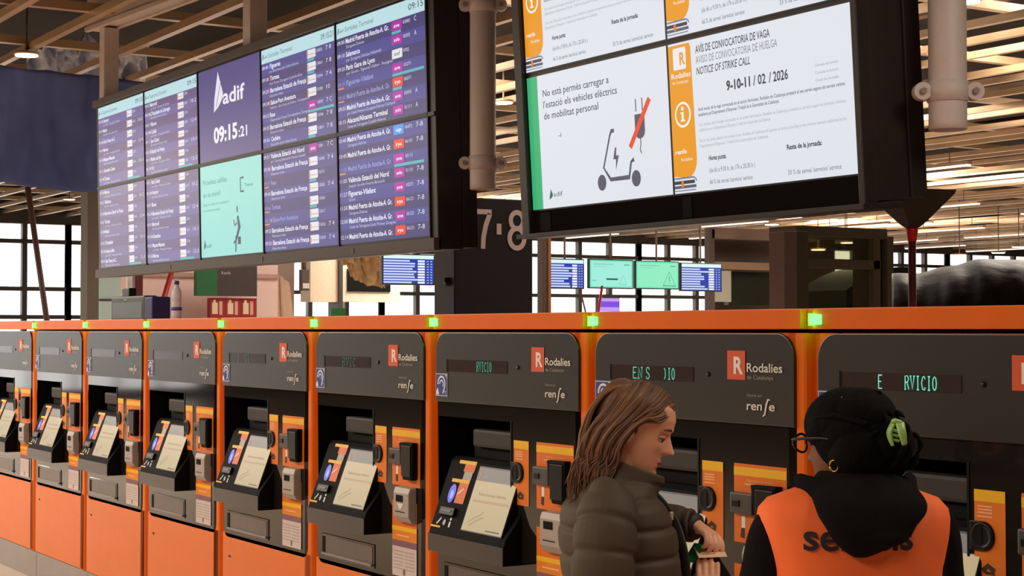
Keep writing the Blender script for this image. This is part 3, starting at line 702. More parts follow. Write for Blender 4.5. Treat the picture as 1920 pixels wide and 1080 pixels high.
b = MB(); b.box(-.05, .03, y1 - .04, y1 + .02, 0, z1, MULL); b.box(-.05, .02, y0, y1, 2.10, 2.13, MULL); b.build('rail', r)
# pink partition with what hangs on it
xbox('partition_wall', 236, 494, 521, 600, -20.2, .2, PINKW, 'pale pink partition wall behind the bottle and the dark shop sign', 'partition wall', floor=True)
b = MB(); y0, y1, z0, z1 = xspan(236, 512, 521, 520, -20.2); b.box(-20.21, -20.16, y0, y1, z0, z1, mat('pink_rail', (176, 142, 134), .6)); props(b.build('wall_rail'), 'dusky pink rail along the top of the pink partition', 'rail')
xbox('steel_post', 253, 505, 268, 600, -19.6, .1, mat('oxblood_paint', (84, 30, 30), .45), 'oxblood red steel post in front of the pink partition', 'post', floor=True)
xbox('white_panel', 239, 518, 252, 600, -19.8, .06, mat('white_board', (232, 226, 222), .6), 'narrow white board left of the oxblood post', 'board', floor=True)
pole('red_prop', (323, 506), (203, 914), -19.2, .032, mat('red_paint', (150, 26, 30), .4), 'bright red raking prop behind the plastic water bottle')
r = props(empty('shop_sign', (-19.7, 0, 0)), 'green and charcoal shop sign on the pink partition', 'sign')
b, s = xbox('sign', 369, 498, 482, 555, 0, .10, mat('charcoal_sign', (62, 52, 52), .5), build=False); 
y0, y1, z0, z1 = xspan(369, 498, 482, 555, -19.7); b = MB(); ym = y0 + (y1 - y0) * .335
b.box(-.1, 0, ym, y1, z0, z1, mat('charcoal_sign', (62, 52, 52), .5)); b.build('charcoal_panel', r)
b = MB(); b.box(-.1, .002, y0, ym, z0, z1, mat('shop_green', (32, 92, 52), .5)); b.build('green_panel', r)
p = Paint(); p.text('Renfe', 0, 0, .040, (190, 180, 178), 2, w=.12); p.build('lettering', r, (.003, ym + .055, z1 - .11), FACEX)
y0, y1, z0, z1 = xspan(394, 559, 481, 598, -19.75)
b = MB(); b.box(-19.85, -19.75, y0, y1, 0, z1, mat('poster_red', (148, 36, 34), .5)); po = b.build('poster_board'); props(po, 'red poster board with pale product pictures under the shop sign', 'poster')
p = Paint(); wv = y1 - y0
for i in range(3):
    x = (i + .12) * wv / 3
    p.rect(x, .10, x + wv * .12, .24, (214, 190, 160)); p.disc(x + wv * .05, .25, wv * .03, .03, (214, 190, 160), 2); p.rect(x + wv * .15, .09, x + wv * .22, .26, (206, 150, 140)); p.rect(x - .02, .03, x + wv * .24, .045, (206, 160, 150)); p.rect((i + .98) * wv / 3, 0, (i + 1) * wv / 3, .32, (96, 24, 26))
p.build('pictures', po, (-19.748, y0, z1 - .30), FACEX)
xbox('concrete_pillar', 520, 470, 552, 600, -21, .35, mat('pillar_beige', (150, 130, 118), .7), 'beige pillar half covered by a draped dust sheet', 'pillar', floor=True)
def dust(u, v):
    px = 514 + (30 + 22 * min(1, v * 2)) * u; y = 514 + 390 * v + 22 * u * u; p = at_x(px, y, -20.93 + .10 * math.sin(u * PI)); return p
sheet('dust_sheet', dust, 24, 24, .008, mat('dust_sheet_beige', (196, 164, 140), .8), 'beige dust sheet draped over the pillar', 'dust sheet', .05, 1.8, 9)
b = MB(); y0, y1, z0, z1 = xspan(566, 505, 580, 545, -20.9)
b.box(-21.0, -20.9, y0, y1, z0, z1, mat('junction_grey', (96, 88, 82), .5), .01); b.box(-20.9, -20.88, y0 + .01, y1 - .01, z0 + .03, z0 + .1, mat('white_board', (232, 226, 222), .6)); b.tube([(-20.95, (y0 + y1) / 2, z1), (-20.95, (y0 + y1) / 2, 5.2)], .03, STEELB)
props(b.build('junction_box'), 'small grey junction box hanging right of the beige pillar', 'junction box')
# kiosk and drapes farther back
r = props(empty('kiosk', (-33, 0, 0)), 'cream kiosk with a dark opening behind the khaki cloth', 'kiosk')
for (a, c, d, e, nm, m) in ((582, 484, 634, 566, 'side_wall', mat('kiosk_cream', (226, 208, 184), .7)), (640, 484, 750, 566, 'front_wall', mat('kiosk_grey_cream', (206, 198, 180), .7)), (634, 478, 641, 600, 'post', MULL)):
    y0, y1, z0, z1 = xspan(a, c, d, e, -33); b = MB(); b.box(-.5, 0 if nm != 'post' else .05, y0, y1, 0 if nm == 'post' else z0, z1, m); b.build(nm, r)
y0, y1, z0, z1 = xspan(651, 505, 731, 547, -33); b = MB(); b.box(-.05, .03, y0, y1, z0, z1, NICHE); b.build('opening', r)
def khaki(u, v):
    px = 636 + 84 * u; top = 476; bot = 505 + 32 * min(1, u * 1.5) - (18 if u < .2 else 0); p = at_x(px, top + (bot - top) * v, -31 - .4 * v); return p
sheet('khaki_cloth', khaki, 40, 18, .012, mat('khaki_canvas', (178, 146, 106), .8), 'khaki canvas cloth bundled beside the first hanging monitor', 'cloth', .22, 2.2, 13)
kc = bpy.data.objects['khaki_cloth']; b = MB()
for px in (650, 712): q = at_x(px, 478, -31); b.tube([q, Vector((q.x, q.y, 4.535))], .012, MULL, 8)
b.build('tie_rope', kc)
r = props(empty('exit_sign', (-30, 0, 0)), 'small green exit sign low under the kiosk', 'sign')
y0, y1, z0, z1 = xspan(621, 578, 648, 593, -30); b = MB(); b.box(-.06, 0, y0, y1, z0, z1, mat('shop_green2', (44, 112, 52), .5)); b.build('plate', r)
b = MB(); b.tube([(-.03, (y0 + y1) / 2, 0), (-.03, (y0 + y1) / 2, z0)], .02, MULL); b.build('stand', r)
# hanging monitors in a row
def monitor(corners, label, kind, X=-25.0):
    a = at_x(corners[0], corners[1], X); c = at_x(corners[2], corners[3], X); w = c.y - a.y; h = a.z - c.z
    r = props(empty('hanging_monitor', (X, a.y, c.z)), label, 'monitor', 'monitors hanging in a row across the hall')
    b = MB(); b.box(-.07, -.002, -.02, w + .02, -.02, h + .02, BEZ, .006); b.build('housing', r)
    b = MB(); b.tube([(-.035, w / 2, h), (-.035, w / 2, 5.2 - c.z)], .02, STEELB, 10); b.build('drop_rod', r)
    p = Paint(1.15)
    if kind == 'blue':
        rnd = random.Random(corners[0]); p.rect(0, 0, w, h, (36, 58, 150)); p.rect(0, h * .87, w, h, (206, 232, 232), 2); n = 9
        for i in range(n):
            y = h * .84 * (1 - (i + .15) / n); hh = h * .84 / n * .62
            p.rect(0, y - hh, w * (.45 + .25 * rnd.random()), y, (190, 202, 236), 2); p.rect(w * .68, y - hh * 1.1, w * .82, y, (226, 232, 242), 3); p.rect(w * .86, y - hh, w * .9, y - hh * .3, (150, 170, 220), 3); p.rect(w * .93, y - hh, w * .97, y - hh * .3, (150, 170, 220), 3)
    else:
        p.rect(0, 0, w, h, (100, 214, 176)); p.rect(w * .03, h * .05, w * .97, h * .95, (150, 222, 206) if kind == 'teal' else (134, 222, 182), 2)
        p.rect(w * .08, h * .84, w * .55, h * .87, (110, 186, 170), 3); p.rect(w * .08, h * .76, w * .4, h * .78, (120, 196, 180), 3); p.rect(w * .8, h * .82, w * .93, h * .86, (96, 160, 150), 3)
        if kind == 'teal': p.rect(w * .38, h * .28, w * .65, h * .34, (24, 84, 74), 3); p.rect(w * .05, h * .24, w * .15, h * .27, (96, 180, 160), 3)
        q = [(w * .63, h * .10), (w * .93, h * .10), (w * .78, h * .62)] if kind == 'warn' else [(w * .68, h * .12), (w * .86, h * .12), (w * .77, h * .46)]
        p.line(q + [q[0], q[1]], w * .018, (60, 150, 120) if kind == 'warn' else (120, 196, 180), 3)
        if kind == 'warn': p.rect(w * .772, h * .26, w * .788, h * .46, (60, 150, 120), 3); p.rect(w * .772, h * .18, w * .788, h * .22, (60, 150, 120), 3)
    p.build('screen', r, (0, 0, 0), FACEX); return r
monitor((719, 477, 813, 533), 'blue timetable monitor beside the khaki cloth', 'blue')
monitor((842, 478, 900, 535), 'blue timetable monitor mostly hidden by the dark platform pillar', 'blue')
monitor((1027, 486, 1094, 540), 'blue timetable monitor right of the dark platform pillar', 'blue')
monitor((1106, 487, 1186, 540), 'teal monitor with a short dark green bar', 'teal')
monitor((1193, 490, 1272, 541), 'green monitor with a warning triangle', 'warn')
monitor((1278, 494, 1352, 545), 'blue timetable monitor at the right end of the hanging row', 'blue')
r = props(empty('purple_monitor', (-24, 0, 0)), 'small purple lit screen low behind the red prop', 'monitor')
y0, y1, z0, z1 = xspan(1122, 559, 1161, 590, -24); b = MB(); b.box(-.08, -.002, y0 - .01, y1 + .01, z0, z1 + .01, BEZ); b.build('housing', r); b = MB(); b.box(-.07, -.02, (y0 + y1) / 2 - .05, (y0 + y1) / 2 + .05, 0, z0, BLACK); b.build('stand', r)
p = Paint(1.1); W = y1 - y0; H = z1 - z0; p.rect(0, 0, W, H, (190, 150, 236)); p.rect(0, H * .45, W, H * .8, (120, 76, 214), 2); p.rect(0, 0, W * .6, H * .2, (226, 210, 246), 2); p.build('screen', r, (0, y0, z0), FACEX)
pole('red_brace', (1129, 536), (1103, 720), -22, .022, mat('red_paint', (150, 26, 30), .4), 'red brace below the teal monitor')
pole('thin_brace', (1089, 548), (1130, 720), -22.5, .014, mat('oxblood_paint', (84, 30, 30), .45), 'thin dark red brace left of the red brace below the monitors')
# platform pillar 7-8
XP = -12.2
r = props(empty('platform_pillar', (XP, 0, 0)), 'dark platform pillar with the white number 7·8', 'pillar sign')
y0, y1, z0, z1 = xspan(852, 372, 999, 620, XP)
b = MB(); b.box(-.35, 0, y0, y1, 0, z1, mat('pillar_charcoal', (40, 33, 32), .55, var=.15), .012); b.build('pillar_box', r)
b = MB()
for (px, py) in ((855, 528), (1000, 529)): q = at_x(px, py, XP); b.lathe([(.0, -.05), (.035, -.045), (.04, 0), (.035, .03), (0, .04)], (-.1, q.y, q.z), BLACK, 14, axis='y')
b.build('hinge_knob', r)
sgn = r
p = Paint(); H = .335; g = (246, 220, 214)
p.line([(0, .305), (.131, .305), (.128, .27), (.098, .20), (.072, .11), (.062, .0)], .0, g)
p.poly([(0, .335), (.165, .335), (.165, .292), (.0, .292)], g, 2); p.line([(.148, .300), (.108, .20), (.085, .10), (.080, 0)], [.046, .046, .044, .044], g, 2)
p.rect(.215, .125, .262, .218, g, 2)
p.ring(.418, .250, .062, .070, .042, g, 2, 36); p.ring(.418, .098, .074, .084, .044, g, 3, 36)
q = at_x(890, 466, XP); p.build('number', sgn, (.002, q.y, q.z), FACEX)
for (px, lab) in ((833, 'brown steel post standing left of the platform pillar'), (1020, 'brown steel post standing right of the platform pillar')):
    q = at_x(px, 500, -13.2); b = MB(); b.box(-13.25, -13.15, q.y - .045, q.y + .045, 0, 4.4, STEELB, .006); b.box(-13.2, -13.14, q.y + .01, q.y + .04, 0, 4.3, mat('rust_edge', (190, 120, 70), .5)); props(b.build('steel_post'), lab, 'post')
# dark enclosure, glass booth and sheeted mass on the right
r = props(empty('stair_enclosure', (-27, 0, 0)), 'dark brown stair enclosure right of the hanging monitors', 'enclosure')
ENC = mat('enclosure_brown', (66, 50, 42), .6, var=.25, scale=2)
y0, y1, z0, z1 = xspan(1332, 452, 1475, 575, -28); b = MB(); b.box(-1.2, -1.1, y0, y1 + 1.5, 0, z1 + .2, ENC); b.build('back_wall', r)
y0, y1, z0, z1 = xspan(1335, 430, 1520, 450, -27); b = MB(); b.box(-.25, 0, y0, y1 + .2, z0, z1, mat('brown_fascia', (104, 82, 70), .6), .006); b.build('fascia', r)
y0, y1, z0, z1 = xspan(1330, 430, 1340, 600, -27); b = MB(); b.box(-.12, 0, y0, y1, 0, z1, ENC); b.build('jamb', r)
y0, y1, z0, z1 = xspan(1340, 507, 1371, 566, -27.3); b = MB(); b.box(-.34, -.3, y0, y1, z0, z1, mat('olive_white_panel', (150, 146, 134), .6)); b.build('pale_panel', r)
y0, y1, z0, z1 = xspan(1340, 492, 1475, 506, -27.2); b = MB(); b.box(-.4, -.22, y0, y1, z0, z1, mat('brown_rail', (120, 96, 76), .5)); b.build('rail', r)
y0, y1, z0, z1 = xspan(1372, 510, 1470, 572, -27.5); b = MB(); b.box(-.75, -.6, y0, y1, z0, z1, mat('murky_glass', (44, 46, 38), .12, trans=.3)); b.build('glass_panel', r)
for (a, c, X, m, lab) in ((1471, 1494, -8.2, mat('pinkish_grey_paint', (146, 126, 116), .5), 'pinkish grey post at the left corner of the glass booth'), (1494, 1516, -8.4, mat('olive_grey_paint', (104, 96, 80), .5), 'olive grey post beside the pinkish post of the glass booth')):
    xbox('booth_post', a, 434, c, 600, X, .15, m, lab, 'post', floor=True)
r = props(empty('glass_booth', (-9, 0, 0)), 'dim glass booth with an olive frame between the posts and the black sheeting', 'booth')
OL = mat('olive_grey_frame', (116, 107, 90), .5)
for (a, c, d, e, nm, fl, dx) in ((1494, 426, 1664, 445, 'top_beam', 0, .2), (1515, 486, 1652, 504, 'middle_rail', 0, .05), (1638, 445, 1651, 600, 'frame_post', 1, .12), (1664, 443, 1676, 600, 'frame_post', 1, .12)):
    y0, y1, z0, z1 = xspan(a, c, d, e, -9); b = MB(); b.box(-dx - .1, 0, y0, y1, 0 if fl else z0, z1, OL, .004); b.build(nm, r)
y0, y1, z0, z1 = xspan(1516, 445, 1664, 600, -9); b = MB(); b.box(-.06, -.05, y0, y1, 0, z1, mat('booth_glass', (150, 150, 120), .03, var=.0, trans=.92, ior=1.12, spec=.4)); b.build('pane', r)
def handrail(u):
    return at_x(1540 + 130 * u, 545 - 42 * math.sin(min(1, u * 1.35) * PI / 2), -10.6)
b = MB(); V = []; 
top = [handrail(i / 14) for i in range(15)]
b.prism([(p.y, p.z) for p in top] + [(top[-1].y, 0), (top[0].y, 0)], -10.9, -10.3, mat('rubber_dark', (18, 16, 15), .5), axis='x'); props(b.build('escalator_balustrade'), 'dark curved escalator balustrade inside the glass booth', 'escalator')
b = MB(); b.tube([at_x(1609, 508, -9.6), at_x(1660, 430, -9.6)], .012, mat('red_paint', (150, 26, 30), .4)); b.tube([at_x(1609, 508, -9.6), at_x(1609, 508, -9.6) + Vector((0, 0, -at_x(1609, 508, -9.6).z))], .014, mat('oxblood_paint', (84, 30, 30), .45)); props(b.build('red_brace'), 'thin red brace inside the glass booth', 'pole')
def black(u, v):
    px = 1672 + 420 * u; yt = 512 - 24 * (1 - math.exp(-u * 4))
    base = at_d(px, yt, 10.4); front = at_d(px, yt, 8.75); a = v * PI / 2; k = 1 - math.cos(a)
    return (front.x + (base.x - front.x) * k, front.y + (base.y - front.y) * k, base.z * math.sin(a) ** .8)
sheet('black_sheeting', black, 90, 44, .01, mat('black_plastic_film', (26, 20, 20), .42, var=.3, scale=5, spec=.35, bump=.5), 'mass wrapped in black plastic sheeting behind the rightmost machine', 'plastic sheeting', .05, 1.1, 21)
r = props(empty('flared_column', at_d(1711, 600, 8.2)), 'dark red column with a red collar and a flared dark capital', 'column')
r.location.z = 0; zt = at_d(1711, 428, 8.2).z; zb = at_d(1711, 452, 8.2).z; zc = at_d(1711, 366, 8.2).z
b = MB(); b.lathe([(.019, 0), (.019, zb)], (0, 0, 0), mat('column_dark_red', (88, 40, 42), .4), 16); b.build('shaft', r)
b = MB(); b.lathe([(.020, zb - .002), (.021, zb), (.029, zt - .01), (.028, zt)], (0, 0, 0), mat('red_collar', (196, 28, 24), .4), 16); b.build('collar', r)
b = MB(); b.lathe([(.03, zt + .001), (.06, zt + .02), (.21, zc), (.22, zc + .02)], (0, 0, 0), mat('capital_brown', (52, 40, 30), .6, var=.3), 4, smooth=False); o = b.build('capital', r); o.rotation_euler = (0, 0, .5)
b = MB(); b.tube([(0, 0, zc), (0, 0, 5.2)], .02, STEELB); b.build('stem', r)

# lamps of the hall ----------------------------------------------------------
LAMP = glow((255, 226, 186), 9.0)
def downlight(px, py, label, D=None, rad=.11):
    p = at_z(px, py, 4.40) if D is None else at_d(px, py, D)
    r = props(empty('downlight', p), label, 'ceiling lamp', 'round ceiling lamps of the hall')
    b = MB(); b.lathe([(rad, .0), (rad * 1.12, .0), (rad * 1.12, .025), (.03, .035), (.010, .04), (.010, 5.2 - p.z)], (0, 0, 0), CHANM, 24); b.build('housing', r)
    b = MB(); b.lathe([(rad * .98, -.012), (rad * .98, -.002)], (0, 0, 0), LAMP, 24); b.build('diffuser', r)
downlight(50, 103, 'round lamp above the blue tarpaulin'); downlight(944, 192, 'round lamp between the two hanging boards')
downlight(1812, 2, 'round lamp at the top edge right of the notice board pipe'); downlight(130, 374, 'round lamp below the blue tarpaulin')
for (px, py, D, lab) in ((1736, 418, 34, 'round lamp just right of the flared capital'), (1585, 446, 36, 'upper of two round lamps seen over the glass booth'), (1588, 455, 38, 'lower of two round lamps seen over the glass booth'), (1534, 468, 34, 'small round lamp beside the olive grey post'),
                         (1799, 478, 36, 'round lamp low above the black sheeting, nearest the flared column'), (1872, 474, 38, 'second round lamp low above the black sheeting'), (1910, 463, 38, 'round lamp at the right edge above the black sheeting'), (1447, 421, 34, 'round lamp under the middle of the notice board')):
    downlight(px, py, lab, D, .14)
STRIP = glow((255, 246, 228), 1.6)
n = 0
for j in range(11):
    rnd = random.Random(j * 7 + 3); y = 12.9 + 3.0 * j; zc = 4.42 + 0.03 * math.sin(y * 3.1)
    for i in range(6):
        x = -37.5 + i * 5.6 + rnd.random() * 2.4
        if x > -6 or (x > -24 and y < 15): continue
        r = props(empty('strip_light', (x, y, 4.16)), 'long slim white strip light over the hall', 'strip light', 'strip lights over the hall')
        b = MB(); b.box(0, 2.4, -.05, .05, .0, .05, CHANM)
        for xx in (.4, 2.0): b.tube([(xx, 0, .05), (xx, 0, zc - 4.16 - .001)], .008, STEELB, 6)
        b.build('fitting', r)
        b = MB(); b.box(.02, 2.38, -.045, .045, -.025, -.001, STRIP); b.build('tube', r)

# things on top of the machines
TOP = 1.7612
q = at_d(331, 597, 9.55); by = 3.62; bx = at_y(331, 597, by).x
r = props(empty('water_bottle', (bx, by, TOP)), 'clear plastic water bottle with a blue cap standing on a machine', 'bottle')
b = MB(); b.lathe([(.027, 0), (.032, .006), (.032, .05), (.030, .055), (.032, .06), (.032, .10), (.030, .105), (.032, .11), (.032, .15), (.026, .178), (.014, .198), (.013, .214)], (0, 0, 0), mat('bottle_plastic', (240, 232, 230), .2, var=.04, trans=.2, ior=1.2), 24); b.build('bottle_body', r)
b = MB(); b.lathe([(.0155, .212), (.0155, .232), (.012, .234)], (0, 0, 0), mat('cap_blue', (50, 74, 140), .4), 18); b.build('cap', r)
b = MB(); b.lathe([(.0325, .055), (.0325, .075)], (0, 0, 0), mat('label_blue', (70, 92, 150), .5), 24); b.build('label_band', r)
by = 3.60; a = at_y(208, 600, by); c = at_y(270, 600, by)
r = props(empty('small_monitor', (a.x, by, TOP)), 'small dark monitor with a greenish screen on a machine', 'monitor')
w = c.x - a.x; h = .155
b = MB(); b.box(0, w, 0, .09, 0.0, h, mat('monitor_grey', (62, 64, 62), .45), .012); b.box(w * .2, w * .42, .03, .08, h - .005, h + .055, BLACK, .006); b.build('housing', r)
p = Paint(.35); p.rect(w * .06, .01, w * .94, .115, (104, 112, 92)); p.rect(w * .4, .128, w * .5, .136, (190, 200, 190), 2); p.build('screen', r, (0, -.001, 0), UPR)
a2 = at_y(275.5, 600, by + .02); c2 = at_y(291, 600, by + .02)
b = MB(); b.box(a2.x, c2.x, by, by + .12, TOP, TOP + .145, mat('navy_box', (44, 42, 96), .5), .01); props(b.build('navy_case'), 'navy blue case beside the small monitor', 'case')

# ------------------------------------------------------------------ people
def fused(name, mb, voxel, smooth=4, parent=None, factor=.5):
    """grow one continuous surface from overlapping volumes"""
    me = mb.mesh(name); o = bpy.data.objects.new(name, me); COL.objects.link(o)
    rm = o.modifiers.new('r', 'REMESH'); rm.mode = 'VOXEL'; rm.voxel_size = voxel; rm.use_smooth_shade = True
    if smooth: sm = o.modifiers.new('s', 'SMOOTH'); sm.iterations = smooth; sm.factor = factor
    dg = bpy.context.evaluated_depsgraph_get(); e = o.evaluated_get(dg)
    m2 = bpy.data.meshes.new_from_object(e, depsgraph=dg); m2.name = name
    bpy.data.objects.remove(o); bpy.data.meshes.remove(me)
    for p in m2.polygons: p.use_smooth = True
    if not m2.materials: 
        for m in mb.mats: m2.materials.append(m)
    return link_mesh(name, m2, parent)
def interp(tab, z):
    if z <= tab[0][0]: return tab[0][1:]
    for a, b in zip(tab, tab[1:]):
        if z <= b[0]:
            u = (z - a[0]) / (b[0] - a[0]); u = u * u * (3 - 2 * u) if False else u
            return tuple(p + (q - p) * u for p, q in zip(a[1:], b[1:]))
    return tab[-1][1:]
HEADTAB = [(-.118, .058, .040, .014), (-.112, .076, .015, .030), (-.100, .084, -.010, .042), (-.080, .085, -.038, .051), (-.055, .086, -.058, .058), (-.030, .087, -.070, .064), (-.005, .087, -.080, .068), (.015, .086, -.088, .071), (.030, .090, -.092, .073), (.055, .090, -.095, .0755), (.080, .078, -.090, .071), (.100, .052, -.070, .054), (.112, .022, -.042, .032), (.117, -.005, -.018, .010)]
def bump(y, z, y0, z0, sy, sz): return math.exp(-((y - y0) / sy) ** 2 - ((z - z0) / sz) ** 2)
def head_geo(mb, M, m, nose=1.0, ears=True):
    nz, na = 110, 120; V = []; F = []
    for i in range(nz):
        z = -.118 + .235 * (.5 - .5 * math.cos(PI * i / (nz - 1)))
        xf, xb, w = interp(HEADTAB, z); mid = xb + (xf - xb) * .42
        for k in range(na):
            a = 2 * PI * k / na; c, s = math.cos(a), math.sin(a)
            e = .82 if c > 0 else 1.0
            y = w * math.copysign(abs(s) ** .92, s)
            x = mid + (xf - mid if c > 0 else mid - xb) * math.copysign(abs(c) ** e, c)
            if c > 0:
                ay = abs(y); f = c
                nzv = 0
                if -.042 < z < .022:
                    t = (.022 - z) / .050
                    nzv = (.026 * min(1, t) ** 1.3 if z > -.028 else .026 * max(0, (z + .042) / .014)) * math.exp(-(y / (.0075 + .006 * min(1, max(0, t)))) ** 2)
                x += nose * nzv
                x -= .010 * bump(ay, z, .031, .008, .014, .011); x += .005 * bump(ay, z, .026, .027, .022, .008)
                x += .006 * bump(y, z, 0, -.056, .020, .006) + .006 * bump(y, z, 0, -.069, .018, .006) - .004 * bump(y, z, 0, -.0625, .022, .0025) - .003 * bump(y, z, 0, -.080, .02, .006)
                x += .007 * bump(y, z, 0, -.098, .018, .012); x += .004 * bump(ay, z, .045, -.020, .016, .014)
            V.append(M @ Vector((x, y, z)))
    for i in range(nz - 1):
        for k in range(na): F.append((i * na + k, i * na + (k + 1) % na, (i + 1) * na + (k + 1) % na, (i + 1) * na + k))
    F.append(tuple(reversed(range(na)))); F.append(tuple(range((nz - 1) * na, nz * na)))
    mb.add(V, F, m, True)
    for s in ((-1, 1) if ears else ()):                 # ears
        b = bmesh.new(); bmesh.ops.create_uvsphere(b, u_segments=18, v_segments=12, radius=1)
        for v in b.verts:
            c = v.co; v.co = Vector((-.012 + .018 * c.x - .006 * c.z, s * (.071 + .010 * c.y * s * s + .006), -.004 + .031 * c.z))
        mb.merge(b, m, M, True); b.free()
def ell(mb, c, r, m, M=None, seg=28):
    b = bmesh.new(); bmesh.ops.create_uvsphere(b, u_segments=seg, v_segments=seg * 2 // 3, radius=1)
    for v in b.verts: v.co = Vector((c[0] + r[0] * v.co.x, c[1] + r[1] * v.co.y, c[2] + r[2] * v.co.z))
    mb.merge(b, m, M, True); b.free()
def hand(mb, wrist, direction, palm_n, m, curl, s=1, spread=.010, scale=1.0, curls=None):
    """palm and five unequal fingers; direction wrist->knuckles, palm_n the side the fingers curl to"""
    d = Vector(direction).normalized(); n = Vector(palm_n); n = (n - d * n.dot(d)).normalized(); w = d.cross(n) * s
    W = Vector(wrist); k = scale
    mb.tube([W - d * .01, W + d * .025 * k, W + d * .06 * k, W + d * .085 * k], [(.021 * k, .026 * k), (.016 * k, .031 * k), (.015 * k, .038 * k), (.011 * k, .036 * k)], m, 14, samples=10, flat=tuple(n))
    for i, (off, L) in enumerate(((-.028, .066), (-.0095, .075), (.0095, .070), (.027, .055))):
        p = W + d * (.080 * k) + w * (off * k); a = 0.0; P = [p - d * .015]; cu = (curls[i] if curls else curl * (1 + .12 * (i - 1.5)))
        fan = w * (off * .25)
        P.append(p)
        for j, seg in enumerate((.44, .32, .24)):
            a += cu * (.8 if j == 0 else 1.0)
            p = p + ((d + fan * 3).normalized() * math.cos(a) + n * math.sin(a)) * (L * seg * k); P.append(p)
        mb.tube(P, [.0092 * k, .0092 * k, .0086 * k, .0078 * k, .0062 * k], m, 10, samples=14)
    q = W + d * .022 * k - w * .024 * k; P = [q + w * .01, q, q + (d * .8 - w * .55 + n * .35).normalized() * .034 * k]
    P.append(P[-1] + (d * .9 - w * .1 + n * .45).normalized() * .030 * k)
    mb.tube(P, [.012 * k, .0125 * k, .0105 * k, .007 * k], m, 10, samples=12)
def Ry(a): return Matrix.Rotation(a, 4, 'Y')
def Rz(a): return Matrix.Rotation(a, 4, 'Z')
def floor_at(px, D):
    p = at_d(px, 618, D); return (p.x, p.y, 0)
def loft(mb, rows, m, n=48, e=2.0, cap=True):
    """rows of (cx, cy, z, rx, ry)"""
    V = []; F = []
    for (cx, cy, z, rx, ry) in rows:
        for k in range(n):
            a = 2 * PI * k / n; c, s = math.cos(a), math.sin(a)
            V.append((cx + rx * math.copysign(abs(c) ** (2 / e), c), cy + ry * math.copysign(abs(s) ** (2 / e), s), z))
    N = len(rows)
    for i in range(N - 1):
        for k in range(n): F.append((i * n + k, i * n + (k + 1) % n, (i + 1) * n + (k + 1) % n, (i + 1) * n + k))
    if cap: F.append(tuple(reversed(range(n)))); F.append(tuple(range((N - 1) * n, N * n)))
    mb.add(V, F, m, True)
def dense(tab, step):
    out = []; z = tab[0][0]
    while z < tab[-1][0] - 1e-6: out.append((z,) + tuple(interp(tab, z))); z += step
    out.append(tab[-1]); return out
def quilt(z, z0, step, amp):
    t = ((z - z0) / step) % 1.0; d = min(t, 1 - t) * step
    return 1 + amp * (.35 * math.sin(PI * t) - math.exp(-(d / .0075) ** 2))
def legs(mb, m, hip, x=0.0):
    for s in (-1, 1):
        mb.tube([(x, s * .085, hip), (x + .01, s * .09, hip * .55), (x - .02, s * .09, .09)], [(.095, .088), (.060, .060), (.040, .038)], m, 18, samples=16)
        mb.tube([(x - .05, s * .09, .05), (x + .02, s * .092, .055), (x + .10, s * .10, .035), (x + .16, s * .10, .028)], [(.045, .035), (.045, .040), (.032, .042), (.022, .034)], m, 14, samples=10, flat=(0, 0, 1))

# --- woman in the olive jacket, in profile
SKIN = mat('fair_skin', (226, 164, 134), .5, var=.07, scale=40)
wom = empty('person', floor_at(1175, 4.45), math.atan2(RT.y, RT.x) + .10)
props(wom, 'woman with wavy brown hair in an olive quilted jacket looking down at a ticket', 'person')
HM = Matrix.Translation((.026, -.006, 1.437)) @ Rz(-.30) @ Ry(.36)
b = MB(); head_geo(b, HM, SKIN, 1.25)
b.tube([(-.045, 0, 1.20), (-.030, 0, 1.30), (.005, 0, 1.40)], [.062, .055, .056], SKIN, 20, samples=10)
loft(b, [(-.01, 0, .80, .12, .165), (-.01, 0, .95, .105, .14), (-.015, 0, 1.10, .115, .15), (-.03, 0, 1.22, .10, .155), (-.04, 0, 1.27, .06, .10)], SKIN)
RW, LW = Vector((.200, -.074, .984)), Vector((.204, .085, 1.172))
b.tube([(-.085, -.165, 1.235), (-.080, -.215, .945), RW], [.05, .038, .026], SKIN, 16, samples=20)
b.tube([(-.04, .16, 1.235), (-.02, .235, 1.10), LW], [.05, .040, .025], SKIN, 16, samples=20)
legs(b, SKIN, .84)
CARD = Vector((.226, .012, 1.110))
hand(b, LW, (.36, -.75, -.26), (-.1, -.3, -1), SKIN, .34, s=-1, scale=.86, curls=[.50, .72, .80, .85])
hand(b, RW, (.12, .50, .78), (-.1, -.6, .75), SKIN, .45, s=1, scale=.9, curls=[-.06, -.04, -.02, .02])
body = fused('body', b, .0033, 2, wom)
face = MB()
LIP = mat('lip_rose', (172, 104, 90), .45); BROW = mat('brow_brown', (84, 58, 42), .7); EYEW = mat('eye_white', (205, 190, 180), .25); IRIS = mat('iris_dark', (44, 32, 26), .2)
for s in (-1, 1):
    e = MB(); ell(e, (.0655, s * .031, .005), (.0125, .0135, .0125), EYEW, HM, 20); ell(e, (.0735, s * .031, .000), (.0055, .0062, .0062), IRIS, HM, 14); e.build('eye', wom)
    e = MB(); e.tube([HM @ Vector((.072, s * .016, .009)), HM @ Vector((.0770, s * .030, .0105)), HM @ Vector((.067, s * .047, .007))], [.002, .0052, .002], SKIN, 10, samples=10)
    e.tube([HM @ Vector((.073, s * .017, .0035)), HM @ Vector((.0805, s * .031, .0035)), HM @ Vector((.068, s * .048, .003))], [.0012, .0020, .0012], BROW, 8, samples=10); e.build('eyelid', wom)
    e = MB(); e.tube([HM @ Vector((.0865, s * .012, .026)), HM @ Vector((.0865, s * .030, .032)), HM @ Vector((.0725, s * .050, .028))], [.002, .0036, .0015], BROW, 8, samples=10); e.build('eyebrow', wom)
e = MB()
